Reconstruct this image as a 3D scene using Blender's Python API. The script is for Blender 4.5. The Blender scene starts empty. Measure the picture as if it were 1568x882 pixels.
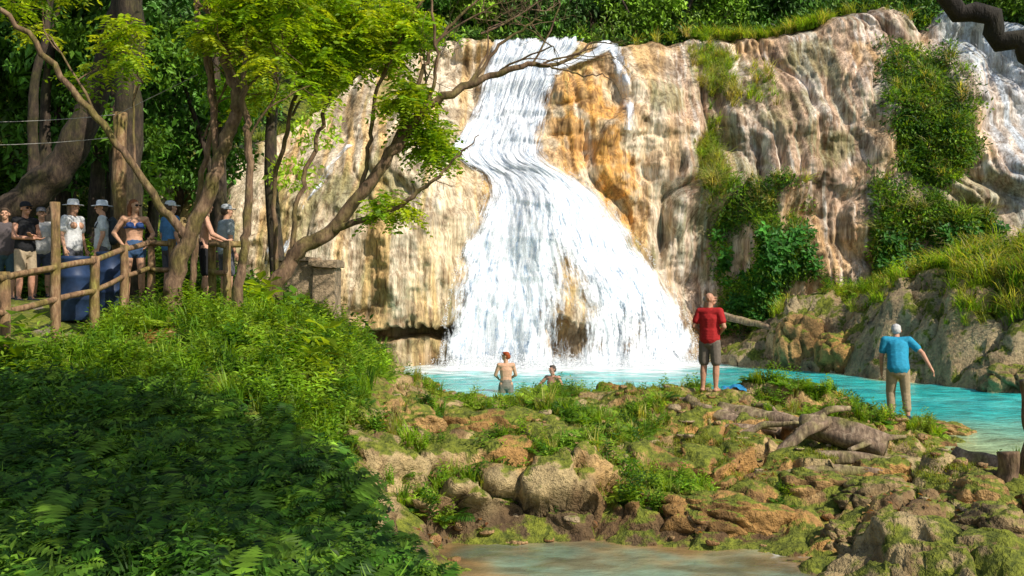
import bpy, math, numpy as np
from mathutils import Vector
rng=np.random.default_rng(7)
scene=bpy.context.scene
# ------------------------------------------------------------------ helpers
def lnk(o,parent=None):
    scene.collection.objects.link(o)
    if parent is not None: o.parent=parent
    return o
def empty(name,loc=(0,0,0)):
    e=bpy.data.objects.new(name,None); e.location=loc; e.empty_display_size=.3
    return lnk(e)
def mk(name,V,F,mat,col=None,uv=None,smooth=False,parent=None):
    V=np.asarray(V,dtype=np.float32); F=np.asarray(F,dtype=np.int32)
    me=bpy.data.meshes.new(name); n,k=F.shape
    me.vertices.add(len(V)); me.vertices.foreach_set('co',V.ravel())
    me.loops.add(n*k); me.loops.foreach_set('vertex_index',F.ravel())
    me.polygons.add(n)
    me.polygons.foreach_set('loop_start',np.arange(0,n*k,k,dtype=np.int32))
    try: me.polygons.foreach_set('loop_total',np.full(n,k,dtype=np.int32))
    except Exception: pass
    me.polygons.foreach_set('use_smooth',np.full(n,smooth))
    if col is not None:
        c=np.ones((len(V),4),dtype=np.float32); c[:,:3]=col
        a=me.color_attributes.new('Col','FLOAT_COLOR','POINT'); a.data.foreach_set('color',c.ravel())
    if uv is not None:
        l=me.uv_layers.new(name='UVMap'); l.data.foreach_set('uv',np.asarray(uv,dtype=np.float32)[F.ravel()].ravel())
    me.update(calc_edges=True); me.validate()
    me.materials.append(mat)
    o=bpy.data.objects.new(name,me)
    return lnk(o,parent)
def h3(ix,iy,iz,s=0):
    h=(ix.astype(np.int64)*374761393+iy.astype(np.int64)*668265263+iz.astype(np.int64)*2147483647+s*974634777)&0xffffffff
    h=((h^(h>>13))*1274126177)&0xffffffff
    h=((h^(h>>16))*2246822519)&0xffffffff
    h=h^(h>>15)
    return (h&0xffffff)/float(0xffffff)
def vn(x,y,z=0.,s=0):
    x,y,z=np.broadcast_arrays(np.asarray(x,float),np.asarray(y,float),np.asarray(z,float))
    xi=np.floor(x);yi=np.floor(y);zi=np.floor(z)
    fx=x-xi;fy=y-yi;fz=z-zi
    fx=fx*fx*fx*(fx*(fx*6-15)+10);fy=fy*fy*fy*(fy*(fy*6-15)+10);fz=fz*fz*fz*(fz*(fz*6-15)+10)
    r=0
    for a in (0,1):
        for b in (0,1):
            for c in (0,1):
                w=(fx if a else 1-fx)*(fy if b else 1-fy)*(fz if c else 1-fz)
                r=r+w*h3(xi+a,yi+b,zi+c,s)
    return r*2-1
def fbm(x,y,z=0.,o=4,s=0):
    r=0;a=1;f=1;t=0
    for i in range(o):
        r=r+a*vn(x*f,y*f,z*f,s+i);t+=a;a*=.5;f*=2.03
    return r/t
def worley(x,y,s=0):
    xi=np.floor(x);yi=np.floor(y);best=np.full(np.shape(x),9.);cid=np.zeros(np.shape(x)); sec=np.full(np.shape(x),9.)
    for a in (-1,0,1):
        for b in (-1,0,1):
            cx=xi+a;cy=yi+b
            px=cx+h3(cx,cy,cx*0,s);py=cy+h3(cx,cy,cx*0,s+5)
            d=np.hypot(px-x,py-y);m=d<best
            sec=np.where(m,best,np.minimum(sec,d))
            cid=np.where(m,h3(cx,cy,cx*0,s+9),cid);best=np.where(m,d,best)
    return best,sec,cid
def ss(a,b,x):
    t=np.clip((x-a)/(b-a),0,1);return t*t*(3-2*t)
def mix(a,b,t):
    t=np.asarray(t)[...,None];return np.asarray(a)*(1-t)+np.asarray(b)*t
class RBF:
    def __init__(s,P,c):
        P=np.array(P,float);s.p=P[:,:2];s.c=c
        r=np.sqrt(((s.p[:,None]-s.p[None])**2).sum(-1)+c*c)
        A=-r+np.eye(len(P))*0.01; n=len(P)
        M=np.zeros((n+1,n+1));M[:n,:n]=A;M[:n,n]=1;M[n,:n]=1
        s.w=np.linalg.solve(M,np.append(P[:,2],0))
    def __call__(s,x,y):
        x,y=np.broadcast_arrays(np.asarray(x,float),np.asarray(y,float));o=np.full(x.shape,s.w[-1])
        for (a,b),w in zip(s.p,s.w[:-1]): o=o-w*np.sqrt((x-a)**2+(y-b)**2+s.c**2)
        return o
# ------------------------------------------------------------------ materials
def newmat(name):
    m=bpy.data.materials.new(name);m.use_nodes=True;nt=m.node_tree;nt.nodes.clear()
    out=nt.nodes.new('ShaderNodeOutputMaterial');return m,nt,out
def N(nt,t,**k):
    n=nt.nodes.new(t)
    for a,b in k.items():
        if a in n.inputs: n.inputs[a].default_value=b
        else: setattr(n,a,b)
    return n
def noise(nt,vec,scale,detail=4,rough=.55):
    n=N(nt,'ShaderNodeTexNoise');n.inputs['Scale'].default_value=scale;n.inputs['Detail'].default_value=detail;n.inputs['Roughness'].default_value=rough
    if vec is not None: nt.links.new(vec,n.inputs['Vector'])
    return n
def ramp(nt,fac,stops):
    r=N(nt,'ShaderNodeValToRGB');e=r.color_ramp.elements
    while len(e)<len(stops): e.new(.5)
    for i,(p,c) in enumerate(stops):
        e[i].position=p;e[i].color=(c[0],c[1],c[2],1) if not np.isscalar(c) else (c,c,c,1)
    nt.links.new(fac,r.inputs['Fac']);return r
def mixc(nt,a,b,fac,mode='MIX'):
    m=N(nt,'ShaderNodeMix');m.data_type='RGBA';m.blend_type=mode
    for sock,v in ((m.inputs[6],a),(m.inputs[7],b),(m.inputs[0],fac)):
        if hasattr(v,'links') or hasattr(v,'is_output'): nt.links.new(v,sock)
        else: sock.default_value=(v if np.isscalar(v) else (*v,1))
    return m.outputs[2]
def rock_mat(name,stretch=(1,1,1),bump=.6,rough=.85,moss=0.,base=None,sc=1.,streak=False):
    m,nt,out=newmat(name)
    tc=N(nt,'ShaderNodeTexCoord');mp=N(nt,'ShaderNodeMapping');mp.inputs['Scale'].default_value=stretch
    nt.links.new(tc.outputs['Object'],mp.inputs['Vector'])
    if base is None:
        at=N(nt,'ShaderNodeAttribute');at.attribute_name='Col';c=at.outputs['Color']
    else:
        c0=N(nt,'ShaderNodeRGB');c0.outputs[0].default_value=(*base,1);c=c0.outputs[0]
    n1=noise(nt,mp.outputs[0],2.2*sc,5,.65);n2=noise(nt,mp.outputs[0],11*sc,4,.65);n3=noise(nt,tc.outputs['Object'],38*sc,2,.6)
    r1=ramp(nt,n1.outputs[0],[(.3,.62),(.5,1.),(.72,1.3)])
    r2=ramp(nt,n2.outputs[0],[(.33,.5),(.5,1.),(.7,1.25)])
    c=mixc(nt,c,r1.outputs[0],1.,'MULTIPLY');c=mixc(nt,c,r2.outputs[0],.45 if streak else .8,'MULTIPLY')
    if streak:
        ms=N(nt,'ShaderNodeMapping');ms.inputs['Scale'].default_value=(2.6,2.6,.13);nt.links.new(tc.outputs['Object'],ms.inputs['Vector'])
        s1=noise(nt,ms.outputs[0],1.6,5,.7);s2=noise(nt,ms.outputs[0],5.,4,.7)
        rs=ramp(nt,s1.outputs[0],[(.36,(.5,.40,.31)),(.48,(1.,.98,.95)),(.6,(1.22,1.2,1.18))]);c=mixc(nt,c,rs.outputs[0],.9,'MULTIPLY')
        rs=ramp(nt,s2.outputs[0],[(.38,(.6,.53,.47)),(.5,(1.,1.,1.)),(.64,(1.3,1.28,1.25))]);c=mixc(nt,c,rs.outputs[0],.85,'MULTIPLY')
    if moss>0:
        g=N(nt,'ShaderNodeNewGeometry');sp=N(nt,'ShaderNodeSeparateXYZ');nt.links.new(g.outputs['Normal'],sp.inputs[0])
        ad=N(nt,'ShaderNodeMath',operation='MULTIPLY_ADD');nt.links.new(n1.outputs[0],ad.inputs[0]);ad.inputs[1].default_value=3.2;nt.links.new(sp.outputs[2],ad.inputs[2])
        mr=N(nt,'ShaderNodeMapRange');nt.links.new(ad.outputs[0],mr.inputs[0]);mr.inputs[1].default_value=2.75-moss*.6;mr.inputs[2].default_value=3.0-moss*.6
        mc=ramp(nt,n2.outputs[0],[(.35,(.07,.09,.012)),(.65,(.25,.27,.03))])
        c=mixc(nt,c,mc.outputs[0],mr.outputs[0])
    p=N(nt,'ShaderNodeBsdfPrincipled');p.inputs['Roughness'].default_value=rough;p.inputs['Specular IOR Level'].default_value=.3
    nt.links.new(c,p.inputs['Base Color'])
    b1=N(nt,'ShaderNodeBump');b1.inputs['Strength'].default_value=bump;b1.inputs['Distance'].default_value=.12
    b2=N(nt,'ShaderNodeBump');b2.inputs['Strength'].default_value=bump*.8;b2.inputs['Distance'].default_value=.03
    nt.links.new(n2.outputs[0],b1.inputs['Height']);nt.links.new(n3.outputs[0],b2.inputs['Height']);nt.links.new(b1.outputs[0],b2.inputs['Normal'])
    nt.links.new(b2.outputs[0],p.inputs['Normal']);nt.links.new(p.outputs[0],out.inputs[0]);return m
def leaf_mat(name,trans=.4):
    m,nt,out=newmat(name)
    at=N(nt,'ShaderNodeAttribute');at.attribute_name='Col'
    tc=N(nt,'ShaderNodeTexCoord');n=noise(nt,tc.outputs['Object'],3.,1)
    r=ramp(nt,n.outputs[0],[(.3,.75),(.7,1.25)]);c=mixc(nt,at.outputs['Color'],r.outputs[0],1.,'MULTIPLY')
    p=N(nt,'ShaderNodeBsdfPrincipled');p.inputs['Roughness'].default_value=.5;p.inputs['Specular IOR Level'].default_value=.25
    nt.links.new(c,p.inputs['Base Color'])
    if trans<=0: nt.links.new(p.outputs[0],out.inputs[0]);return m
    t=N(nt,'ShaderNodeBsdfTranslucent');c2=mixc(nt,c,(1.9,1.6,.4),1.,'MULTIPLY');nt.links.new(c2,t.inputs['Color'])
    mx=N(nt,'ShaderNodeMixShader');mx.inputs[0].default_value=trans
    nt.links.new(p.outputs[0],mx.inputs[1]);nt.links.new(t.outputs[0],mx.inputs[2]);nt.links.new(mx.outputs[0],out.inputs[0]);return m
def plain(name,col,rough=.7,var=.25,scale=14,bump=.15,spec=.3,stretch=(1,1,1)):
    m,nt,out=newmat(name)
    tc=N(nt,'ShaderNodeTexCoord');mp=N(nt,'ShaderNodeMapping');mp.inputs['Scale'].default_value=stretch;nt.links.new(tc.outputs['Object'],mp.inputs[0])
    n=noise(nt,mp.outputs[0],scale,4)
    r=ramp(nt,n.outputs[0],[(.3,tuple(c*(1-var) for c in col)),(.7,tuple(min(1,c*(1+var)) for c in col))])
    p=N(nt,'ShaderNodeBsdfPrincipled');p.inputs['Roughness'].default_value=rough;p.inputs['Specular IOR Level'].default_value=spec
    nt.links.new(r.outputs[0],p.inputs['Base Color'])
    b=N(nt,'ShaderNodeBump');b.inputs['Strength'].default_value=bump;b.inputs['Distance'].default_value=.02
    nt.links.new(n.outputs[0],b.inputs['Height']);nt.links.new(b.outputs[0],p.inputs['Normal']);nt.links.new(p.outputs[0],out.inputs[0]);return m
def bark_mat(name,c1,c2):
    m,nt,out=newmat(name)
    tc=N(nt,'ShaderNodeTexCoord');mp=N(nt,'ShaderNodeMapping');mp.inputs['Scale'].default_value=(1,1,.3);nt.links.new(tc.outputs['Object'],mp.inputs[0])
    n=noise(nt,mp.outputs[0],16,4,.7);n2=noise(nt,tc.outputs['Object'],2.5,2)
    r=ramp(nt,n.outputs[0],[(.32,tuple(x*.4 for x in c1)),(.5,c1),(.7,c2)])
    r2=ramp(nt,n2.outputs[0],[(.45,(1,1,1)),(.65,(.75,.95,.45))]);c=mixc(nt,r.outputs[0],r2.outputs[0],1.,'MULTIPLY')
    p=N(nt,'ShaderNodeBsdfPrincipled');p.inputs['Roughness'].default_value=.9;nt.links.new(c,p.inputs['Base Color'])
    b=N(nt,'ShaderNodeBump');b.inputs['Strength'].default_value=.8;b.inputs['Distance'].default_value=.03
    nt.links.new(n.outputs[0],b.inputs['Height']);nt.links.new(b.outputs[0],p.inputs['Normal']);nt.links.new(p.outputs[0],out.inputs[0]);return m
M_cliff=rock_mat('travertine',(1,1,.3),.6,.7,streak=True)
M_ground=rock_mat('earth_and_rock',(1,1,1),.8,.9,moss=.95)
M_boulder=rock_mat('boulder_rock',(1,1,1),.8,.85,moss=.9)
M_leaf=leaf_mat('leaf',.35);M_leaf2=leaf_mat('leaf_thin',.5);M_leaf0=leaf_mat('leaf_opaque',0)
M_bark=bark_mat('bark_brown',(.17,.10,.055),(.32,.21,.12))
M_barkd=bark_mat('bark_dark',(.05,.032,.02),(.11,.075,.045))
M_barkdd=bark_mat('bark_shaded',(.022,.016,.012),(.045,.033,.025))  # bark darkened so the near overhead branch looks shaded
M_wood=bark_mat('weathered_wood',(.25,.14,.07),(.42,.28,.15))
M_drift=bark_mat('driftwood',(.24,.16,.10),(.46,.34,.22))
# ------------------------------------------------------------------ terrain
TP=[(-7.5,14,2.2),(-6.4,14.6,2.12),(-6.5,16,2.33),(-9,18,2.35),(-5,17,2.33),(-8.5,16,2.35),(-6.3,12,1.6),(-5.9,13.8,1.9),(-12,16,2.5),(-5,15,2.15),(-12,20,2.8),
(-4,13,1.8),(-3,15,1.95),(-2.5,15.5,1.4),(-1.95,13.5,1.0),(-2.05,12,.85),(-1.5,9,.6),(-1.0,9.2,-.1),(-.75,7,.4),(-.4,10.2,-.4),(.2,7.5,-.45),
(-3,8,.75),(-5,8,1.05),(-5,11,1.38),(-3,11,1.2),(-2,8,.62),(-3,5,.65),(0,3,.5),(0,0,.95),(-5,0,1.2),(-9,9,1.6),(5,3,.3),(8,6,.2),(0,-10,1.2),
(-2.9,19,1.5),(-2.8,21,.7),(-3,24,.0),(-4,19,2.2),(-6,24,1.8),(-4.4,26,.1),(-5.5,30,-.2),(-8,29,2.2),(-12,26,3.2),(-5,33,-.5),
(-1,24,-.5),(-1.3,21.3,.0),(-1.5,19,.4),(-2,17,.75),(0,20,.24),(0,22,-.3),(0,25,-.6),(1.2,21.,-.1),(2.5,19.3,.26),(3.4,17,.8),(2.6,21,-.35),(3.8,19.8,-.35),(0,17,.56),(1.5,17,.56),
(0,30,-1),(5,30,-1),(5,24,-.8),(9,28,-.9),(9,22,-.7),(6.66,17,.29),(5.3,17.4,.58),(4.4,17.2,.7),(6,19.6,-.35),(7.7,19,-.4),(8.2,16.5,-.35),(8.2,15.2,-.4),(9.5,14.3,-.4),(12,13.8,-.4),(7.3,15,-.3),(7.4,14.2,-.2),
(12,18,-.6),(5.8,12.5,.1),(7.6,12.4,.1),(10,11.5,.1),(6.5,10.5,0.),(4,11.5,-.15),(0,14.5,.6),(-1.3,14,.7),(1.5,14,.42),(3,14.2,.2),(4.5,14,.12),(4.8,15.5,.25),(3.3,15.6,.42),(6,15.2,.1),
(-1.3,12.7,.5),(0,12.7,.45),(-.8,12.1,.35),(.9,12.5,.35),(1.9,12.5,.18),(-.7,11.3,-.35),(0,11.5,-.38),(1,11.4,-.42),(.6,10.7,-.55),(1.6,10.3,-.55),(2.7,10.4,-.5),(3,11.2,-.38),(2.1,11.6,-.2),(3.7,10,-.1),(5,9.5,.0),(4.5,7.5,.0),(1.5,8,-.5),(2.9,9.3,-.5),
(8.9,31,-.4),(9.2,32.6,1.7),(11,31,1.9),(10.2,28.8,-.3),(11.2,28.9,1.6),(12,28.8,1.9),(11.4,26.4,-.3),(12.1,26.9,1.5),(13,27,2.0),(12.6,24.4,-.3),(13.4,25.2,1.3),(14.5,26,2.5),(14,22.5,-.4),(16,28,3.1),(15.5,21.8,.4),(17,24,2.6),(13,31,2.6),(17,33,3.6),(22,25,4),(7,33,-.5),(6,36,-.6),(11,36,1.4),
(0,38,-1),(-6,37,-.5),(5,40,-1),(15,40,1),(-14,32,5.5),(-14,45,12),(-24,20,6.5),(-24,35,13),(-30,0,5),(30,10,3),(30,30,8),(40,-10,3),(-40,-10,4),
(-20,60,20),(0,62,14.5),(20,62,15),(40,50,16),(0,95,38),(-40,90,45),(40,95,40),(-50,40,26),(60,30,20),(0,50,6)]
Hb=RBF(TP,.35)
PADS=[]
def rockmask(x,y):
    edge=np.interp(y,[5,7,9,12,13.5,15.5,19,22,26],[-.5,-.55,-1.25,-2.0,-1.95,-2.2,-2.4,-2.7,-4.2])
    return ss(-.25,.35,x-edge+.25*vn(x*1.1,y*1.1,0,3))
def H(x,y):
    x=np.asarray(x,float);y=np.asarray(y,float)
    h=Hb(x,y)
    m=rockmask(x,y)*(1-ss(40,48,y))
    far=ss(20,27,y)
    wx=x+.35*vn(x*1.1,y*1.1,0,11)+.1*vn(x*4,y*4,0,14);wy=y+.35*vn(x*1.1,y*1.1,0,12)+.1*vn(x*4,y*4,0,15)
    d1,d2,c1=worley(wx*.62,wy*.85,1);e1,e2,c2=worley(wx*1.6+3,wy*1.9,2);g1,g2,c3=worley(wx*4.6,wy*5.6,4)
    l1=(np.clip(1-d1*d1*.9,0,1)*ss(0,.16,d2-d1))*(.17+.42*c1)
    l2=(np.clip(1-e1*e1*1.1,0,1)*ss(0,.2,e2-e1))*(.03+.2*c2)
    l3=(np.clip(1-g1*g1*1.3,0,1)*ss(0,.3,g2-g1))*(.0+.04*c3)
    under=ss(-.5,-.1,h);calm=1-.55*np.exp(-((y-20.3)/1.6)**2)*(x<4.2)
    rock=(l1*(.75+.7*far)+l2+l3-.26)*(.3+.7*under)*calm
    st=h*2.4+.8*vn(x*.7,y*.7,0,17);fr=st-np.floor(st);rock=rock+.08*(ss(.0,.35,fr)-fr)*under*(1+far)
    soft=.12*fbm(x*.6,y*.6,0,4,21)+.05*fbm(x*3,y*3,0,3,22)
    o=h+m*rock+(1-m)*soft+.07*fbm(x*2.5,y*2.5,0,4,30)*m
    for px,py,pz,pr in PADS:
        w=np.exp(-((x-px)**2+(y-py)**2)/(pr*pr)*1.2);o=o*(1-w)+pz*w
    return o
PADS+=[(3.4,17,.80,.45),(6.7,17,.29,.5),(-8.2,16.5,2.36,.6),(-6.3,16.5,2.36,.6),(-5.2,16.1,2.35,.6)]
def seg(a,b,s): return np.arange(a,b,s)
gx=np.concatenate([seg(-70,-16,3),seg(-16,-7,.3),seg(-7,-2.6,.09),seg(-2.6,9.5,.045),seg(9.5,17,.12),seg(17,72,3)])
gy=np.concatenate([seg(-15,4,1.5),seg(4,9.5,.12),seg(9.5,19.5,.045),seg(19.5,36,.12),seg(36,100,2)])
X,Y=np.meshgrid(gx,gy);Z=H(X,Y);m=rockmask(X,Y)
q=.2*m
inr=((X>-3)&(X<17)&(Y>9)&(Y<34)).astype(float)
XX=X+q*inr*fbm(X*1.7,Y*1.7,Z*3.5,3,40);YY=Y+q*inr*fbm(X*1.7,Y*1.7,Z*3.5,3,44)
YY=YY-.45*ss(-.15,.35,Z)*ss(10.8,11.6,Y)*(1-ss(12.8,14,Y))*ss(-2.1,-1.5,X)*(1-ss(2.6,3.4,X))
n1=fbm(X*.7,Y*.7,0,4,50);n2=fbm(X*2.5,Y*2.5,0,4,51)
rockc=mix((.50,.27,.085),(.50,.37,.18),ss(-.3,.3,n1));rockc=mix(rockc,(.20,.11,.045),ss(.0,.45,n2)*.8)
rockc=mix(rockc,(.10,.06,.03),ss(.35,-.2,Z)*.85*(Y<13)*(X<3.2))  # low front face of the ledge: its shade is put into the colour
rockc=mix(rockc,(.46,.36,.22),ss(21,25,Y)*.6)
soil=mix((.13,.085,.045),(.06,.075,.02),ss(-.3,.3,n2))
col=mix(soil,rockc,m)
PATH=lambda x,y: ss(-5.7,-6.3,x+.0*y)*ss(12.4,13.2,y)*(1-ss(18.5,19.5,y))+ss(15.6,16.1,y)*ss(-4.2,-4.8,x)*ss(-6.4,-5.9,x)*(1-ss(18,19,y))
pathm=np.clip(PATH(X,Y),0,1)
col=mix(col,(.38,.29,.21),pathm*(1-m))
litter=np.exp(-(((X+4.9)/.5)**2+((Y-13.5)/.7)**2));col=mix(col,(.30,.13,.06),np.clip(litter*1.3,0,1))
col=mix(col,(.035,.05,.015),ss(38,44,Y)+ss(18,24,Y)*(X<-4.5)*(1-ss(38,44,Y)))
def gridF(nr,nc):
    i=np.arange(nr-1)[:,None]*nc+np.arange(nc-1)[None];return np.stack([i,i+1,i+nc+1,i+nc],-1).reshape(-1,4)
mk('ground',np.stack([XX,YY,Z],-1).reshape(-1,3),gridF(*X.shape),M_ground,col.reshape(-1,3),smooth=True)
# ------------------------------------------------------------------ cliff
CP=[(-12,0,33),(-12,8,37),(-9,2,33),(-9,6,34.5),(-5,1.6,32.2),(-5,5,32.8),(-4.5,7.4,35),(-3,8,36),(-2.2,5,33.6),(-2.5,1.6,32.8),(-3.8,4,32.2),(-5,9.5,38),(-5,12,40),(-8,8,36.5),
(2,0,33),(-1.5,0,33.6),(5.5,0,34.6),(2,3,33.5),(1.5,5.5,34.7),(.2,7.4,36.6),(4.3,3,35),(3,5.5,35.9),(-1.4,4,34.4),(-1.2,6.5,35.6),
(6.8,1,36.8),(5.4,4,37),(4.4,6,37.3),(2.5,8,37.2),(3.5,9.5,37.5),(2.2,10.5,38.4),(4,12,40),(0,10,39.4),(-.5,8.5,38),(.4,12.7,41),(-3,10,38.8),
(8,1,36.5),(8,5,37),(8,9,38.5),(8,12.5,41),(11,2,35.5),(11,6,36.5),(11,10,38.5),(11,13,41),(14,2,35),(14,7,36),(14,11,38),(14,13.5,40),
(18,3,34.5),(18,8,36),(18,12,38.5),(22,3,33),(22,10,37),(30,5,30),(30,12,34),(24,12,38)]
Cb=RBF(CP,.8)
fz=[-.2,1.2,2.4,3.5,4.7,5.9,6.7,7.2,7.7,8.7,10.2,11.6,12.4,12.95]
fl=[-2.5,-2.35,-2.15,-1.9,-1.5,-1.0,-1.2,-1.9,-2.3,-1.9,-1.45,-1.15,-.9,-.8]
fr=[6.9,6.65,6.1,5.25,4.4,3.45,2.45,1.45,1.15,1.25,1.5,2.1,2.8,3.0]
def fallu(x,z):
    a=np.interp(z,fz,fl);b=np.interp(z,fz,fr);return (x-a)/(b-a)
def Dc(x,z,full=1.):
    x,z=np.broadcast_arrays(np.asarray(x,float),np.asarray(z,float))
    y=Cb(x,z);u=fallu(x,z);fm=ss(-.12,.08,u)*(1-ss(.92,1.12,u));k=1-.6*fm
    L=ss(0,-1.5,x)*ss(8.5,7,z); k2=k*(1-.4*L)
    w=.7*vn(x*.45,z*.4,0,60)
    y=y-k2*1.25*np.abs(vn(x*.42+w,z*.2,0,61))-k2*.5*np.abs(vn(x*1.2+2*w,z*.3,0,62))-k2*.2*np.abs(vn(x*3.1+3*w,z*.55,0,63))+.6*k2
    y=y+full*(.07*np.abs(vn(x*7+2*w,z*1.6,0,64))*-1*k+.018*vn(x*2.2,z*7+w,0,69)*k)+.42*fbm(x*.8,z*.9,0,4,65)*k
    st=z*.42+.7*vn(x*.55,z*.25,0,70);fr_=st-np.floor(st);y=y-.38*k2*np.sin(math.pi*fr_**.7)*(.5+.5*vn(x*.8,z*.3,0,74))
    st=z*.75+.25*vn(x*.9,z*.3,0,76);fr_=st-np.floor(st);y=y-.20*fm*(1-fr_)*ss(.0,.12,fr_)*(.35+.65*ss(4.5,8,z))
    lip=1.5+.22*vn(x*1.3,0,0,66)-.28*np.abs(vn(x*5,0,0,67));lo=.95+.15*vn(x*1.7,0,0,68)
    lm=ss(-9.5,-8.5,x)*(1-ss(-2.3,-1.6,x))
    y=y+lm*(1.6*ss(lip,lip-.14,z)-1.3*ss(lo,lo-.15,z))
    rm=ss(6.6,7.4,x)*(1-ss(10,11,x));y=y+rm*1.1*ss(1.5+.2*vn(x*2,0,0,71),1.1,z)
    mm=ss(.9,1.5,x)*(1-ss(3.2,4,x));y=y+mm*1.0*ss(lip+.2,lip-.1,z)
    return y
HX=[-13,-10.6,-8.5,-7.2,-5.8,-4.6,-2.3,3.2,4.6,5.9,7.5,10.8,12.4,13.8,15.2,16.6,17.7,21.4,30]
HZ=[6.3,7.6,8.6,10.,12.0,12.4,12.9,12.9,12.6,13.0,13.1,13.0,13.3,14.0,13.9,13.0,14.1,12.3,11]
cx=np.concatenate([seg(-13,-9,.12),seg(-9,19,.05),seg(19,30.2,.2)])
nz=320
ht=np.interp(cx,HX,HZ)+.25*fbm(cx*.9,cx*0+3,0,4,72)
v=np.linspace(0,1,nz)
CZ=-.7+v[:,None]*(ht[None]+.7);CX=np.broadcast_to(cx,CZ.shape);CY=Dc(CX,CZ)
CY=CY+ss(.97,1.,v)[:,None]**2*.5
cap=np.array([.25,.6,1.2,2.2,4,7,11,16,24]);
CZ2=CZ[-1][None]+.12*np.sqrt(cap)[:,None]+.25*fbm(cx[None]*.5,cap[:,None]*.4,0,3,73);CY2=CY[-1][None]+cap[:,None]
CXa=np.vstack([CX,np.broadcast_to(cx,CZ2.shape)]);CYa=np.vstack([CY,CY2]);CZa=np.vstack([CZ,CZ2])
def cliffcol(x,z):
    wv=.5*vn(x*.6,z*.3,0,80)
    s1=fbm(x*1.1+wv,z*.12,0,3,81);s2=fbm(x*3.2+wv*2,z*.25,0,3,82);s3=fbm(x*8+wv*3,z*.5,0,3,83);b=fbm(x*.5,z*.5,0,4,84);b2=fbm(x*1.6,z*1.6,0,4,85)
    c=mix((.60,.47,.30),(.68,.58,.43),ss(-.3,.3,s1))
    c=mix(c,(.64,.40,.12),ss(.0,.35,s2)*.65)
    R=ss(4.5,7,x)
    cr=mix((.54,.38,.26),(.64,.51,.40),ss(-.25,.3,s1));cr=mix(cr,(.29,.20,.14),ss(.0,.28,s2)*.75);cr=mix(cr,(.82,.76,.70),ss(.05,.3,s3)*.65);cr=mix(cr,(.62,.38,.15),ss(.05,.4,-b)*.55)
    c=mix(c,cr,R)
    og=np.exp(-(((x-2.9)/1.9)**2+((z-9.2)/2.6)**2))+np.exp(-(((x-3.9)/1.1)**2+((z-6.4)/1.8)**2));c=mix(c,(.68,.33,.06),np.clip(og*1.2,0,1)*ss(-.4,.1,b2+.3*s2)*.85)
    c=mix(c,(.20,.135,.07),ss(.12,.4,b2)*.55)
    c=mix(c,(.18,.19,.055),ss(.05,.4,b+.4*s3)*.6*(1-.1*R))
    c=mix(c,(.55,.62,.70),ss(17.2,18.2,x+.12*(z-8))*ss(3,5,z)*(.4+.5*ss(-.2,.3,s2)))
    c=mix(c,(.34,.23,.12),ss(2.2,1.0,z)*.5)
    return c
mk('cliff',np.stack([CXa,CYa,CZa],-1).reshape(-1,3),gridF(*CXa.shape),M_cliff,cliffcol(CXa,CZa).reshape(-1,3),smooth=True)
# ------------------------------------------------------------------ waterfall
def fall_mat(name,lo,hi,sx=1.,seed=0.):
    m,nt,out=newmat(name)
    uv=N(nt,'ShaderNodeUVMap')
    def mapn(sc,loc):
        mp=N(nt,'ShaderNodeMapping');mp.inputs['Scale'].default_value=sc;mp.inputs['Location'].default_value=loc;nt.links.new(uv.outputs[0],mp.inputs[0]);return mp.outputs[0]
    n=noise(nt,mapn((3.6*sx,.62,1),(seed,seed,seed)),2.2,6,.72);nb=noise(nt,mapn((1.3,.5,1),(seed+5,0,0)),1.5,3,.6);nf=noise(nt,mapn((3,1.9,1),(0,0,0)),5,4,.75)
    for q in (n,nf): q.inputs['Distortion'].default_value=.45
    at=N(nt,'ShaderNodeAttribute');at.attribute_name='Col'
    s=N(nt,'ShaderNodeSeparateColor');nt.links.new(at.outputs['Color'],s.inputs[0])
    nn=N(nt,'ShaderNodeMath',operation='MULTIPLY_ADD');nt.links.new(nf.outputs[0],nn.inputs[0]);nn.inputs[1].default_value=.5;nt.links.new(n.outputs[0],nn.inputs[2])
    a=N(nt,'ShaderNodeMath',operation='ADD');nt.links.new(nn.outputs[0],a.inputs[0])
    b=N(nt,'ShaderNodeMath',operation='MULTIPLY_ADD');nt.links.new(nb.outputs[0],b.inputs[0]);b.inputs[1].default_value=.7;nt.links.new(s.outputs[0],b.inputs[2])
    nt.links.new(b.outputs[0],a.inputs[1])
    mr=N(nt,'ShaderNodeMapRange');nt.links.new(a.outputs[0],mr.inputs[0]);mr.inputs[1].default_value=lo;mr.inputs[2].default_value=hi
    mb=N(nt,'ShaderNodeMath',operation='MULTIPLY_ADD');nt.links.new(nb.outputs[0],mb.inputs[0]);mb.inputs[1].default_value=.5;nt.links.new(nn.outputs[0],mb.inputs[2])
    c=ramp(nt,mb.outputs[0],[(.80,(.30,.45,.66)),(.92,(.62,.73,.85)),(1.0,(.93,.95,.97))])
    p=N(nt,'ShaderNodeBsdfPrincipled');p.inputs['Roughness'].default_value=.45;p.inputs['Specular IOR Level'].default_value=.4;nt.links.new(c.outputs[0],p.inputs['Base Color'])
    bp=N(nt,'ShaderNodeBump');bp.inputs['Strength'].default_value=.6;bp.inputs['Distance'].default_value=.12;nt.links.new(nn.outputs[0],bp.inputs['Height']);nt.links.new(bp.outputs[0],p.inputs['Normal'])
    tr=N(nt,'ShaderNodeBsdfTransparent');mx=N(nt,'ShaderNodeMixShader')
    nt.links.new(mr.outputs[0],mx.inputs[0]);nt.links.new(tr.outputs[0],mx.inputs[1]);nt.links.new(p.outputs[0],mx.inputs[2]);nt.links.new(mx.outputs[0],out.inputs[0]);return m
M_f1=fall_mat('falling_water',1.30,1.64);M_f2=fall_mat('falling_water_strands',1.66,1.92,1.4,3.)
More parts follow.
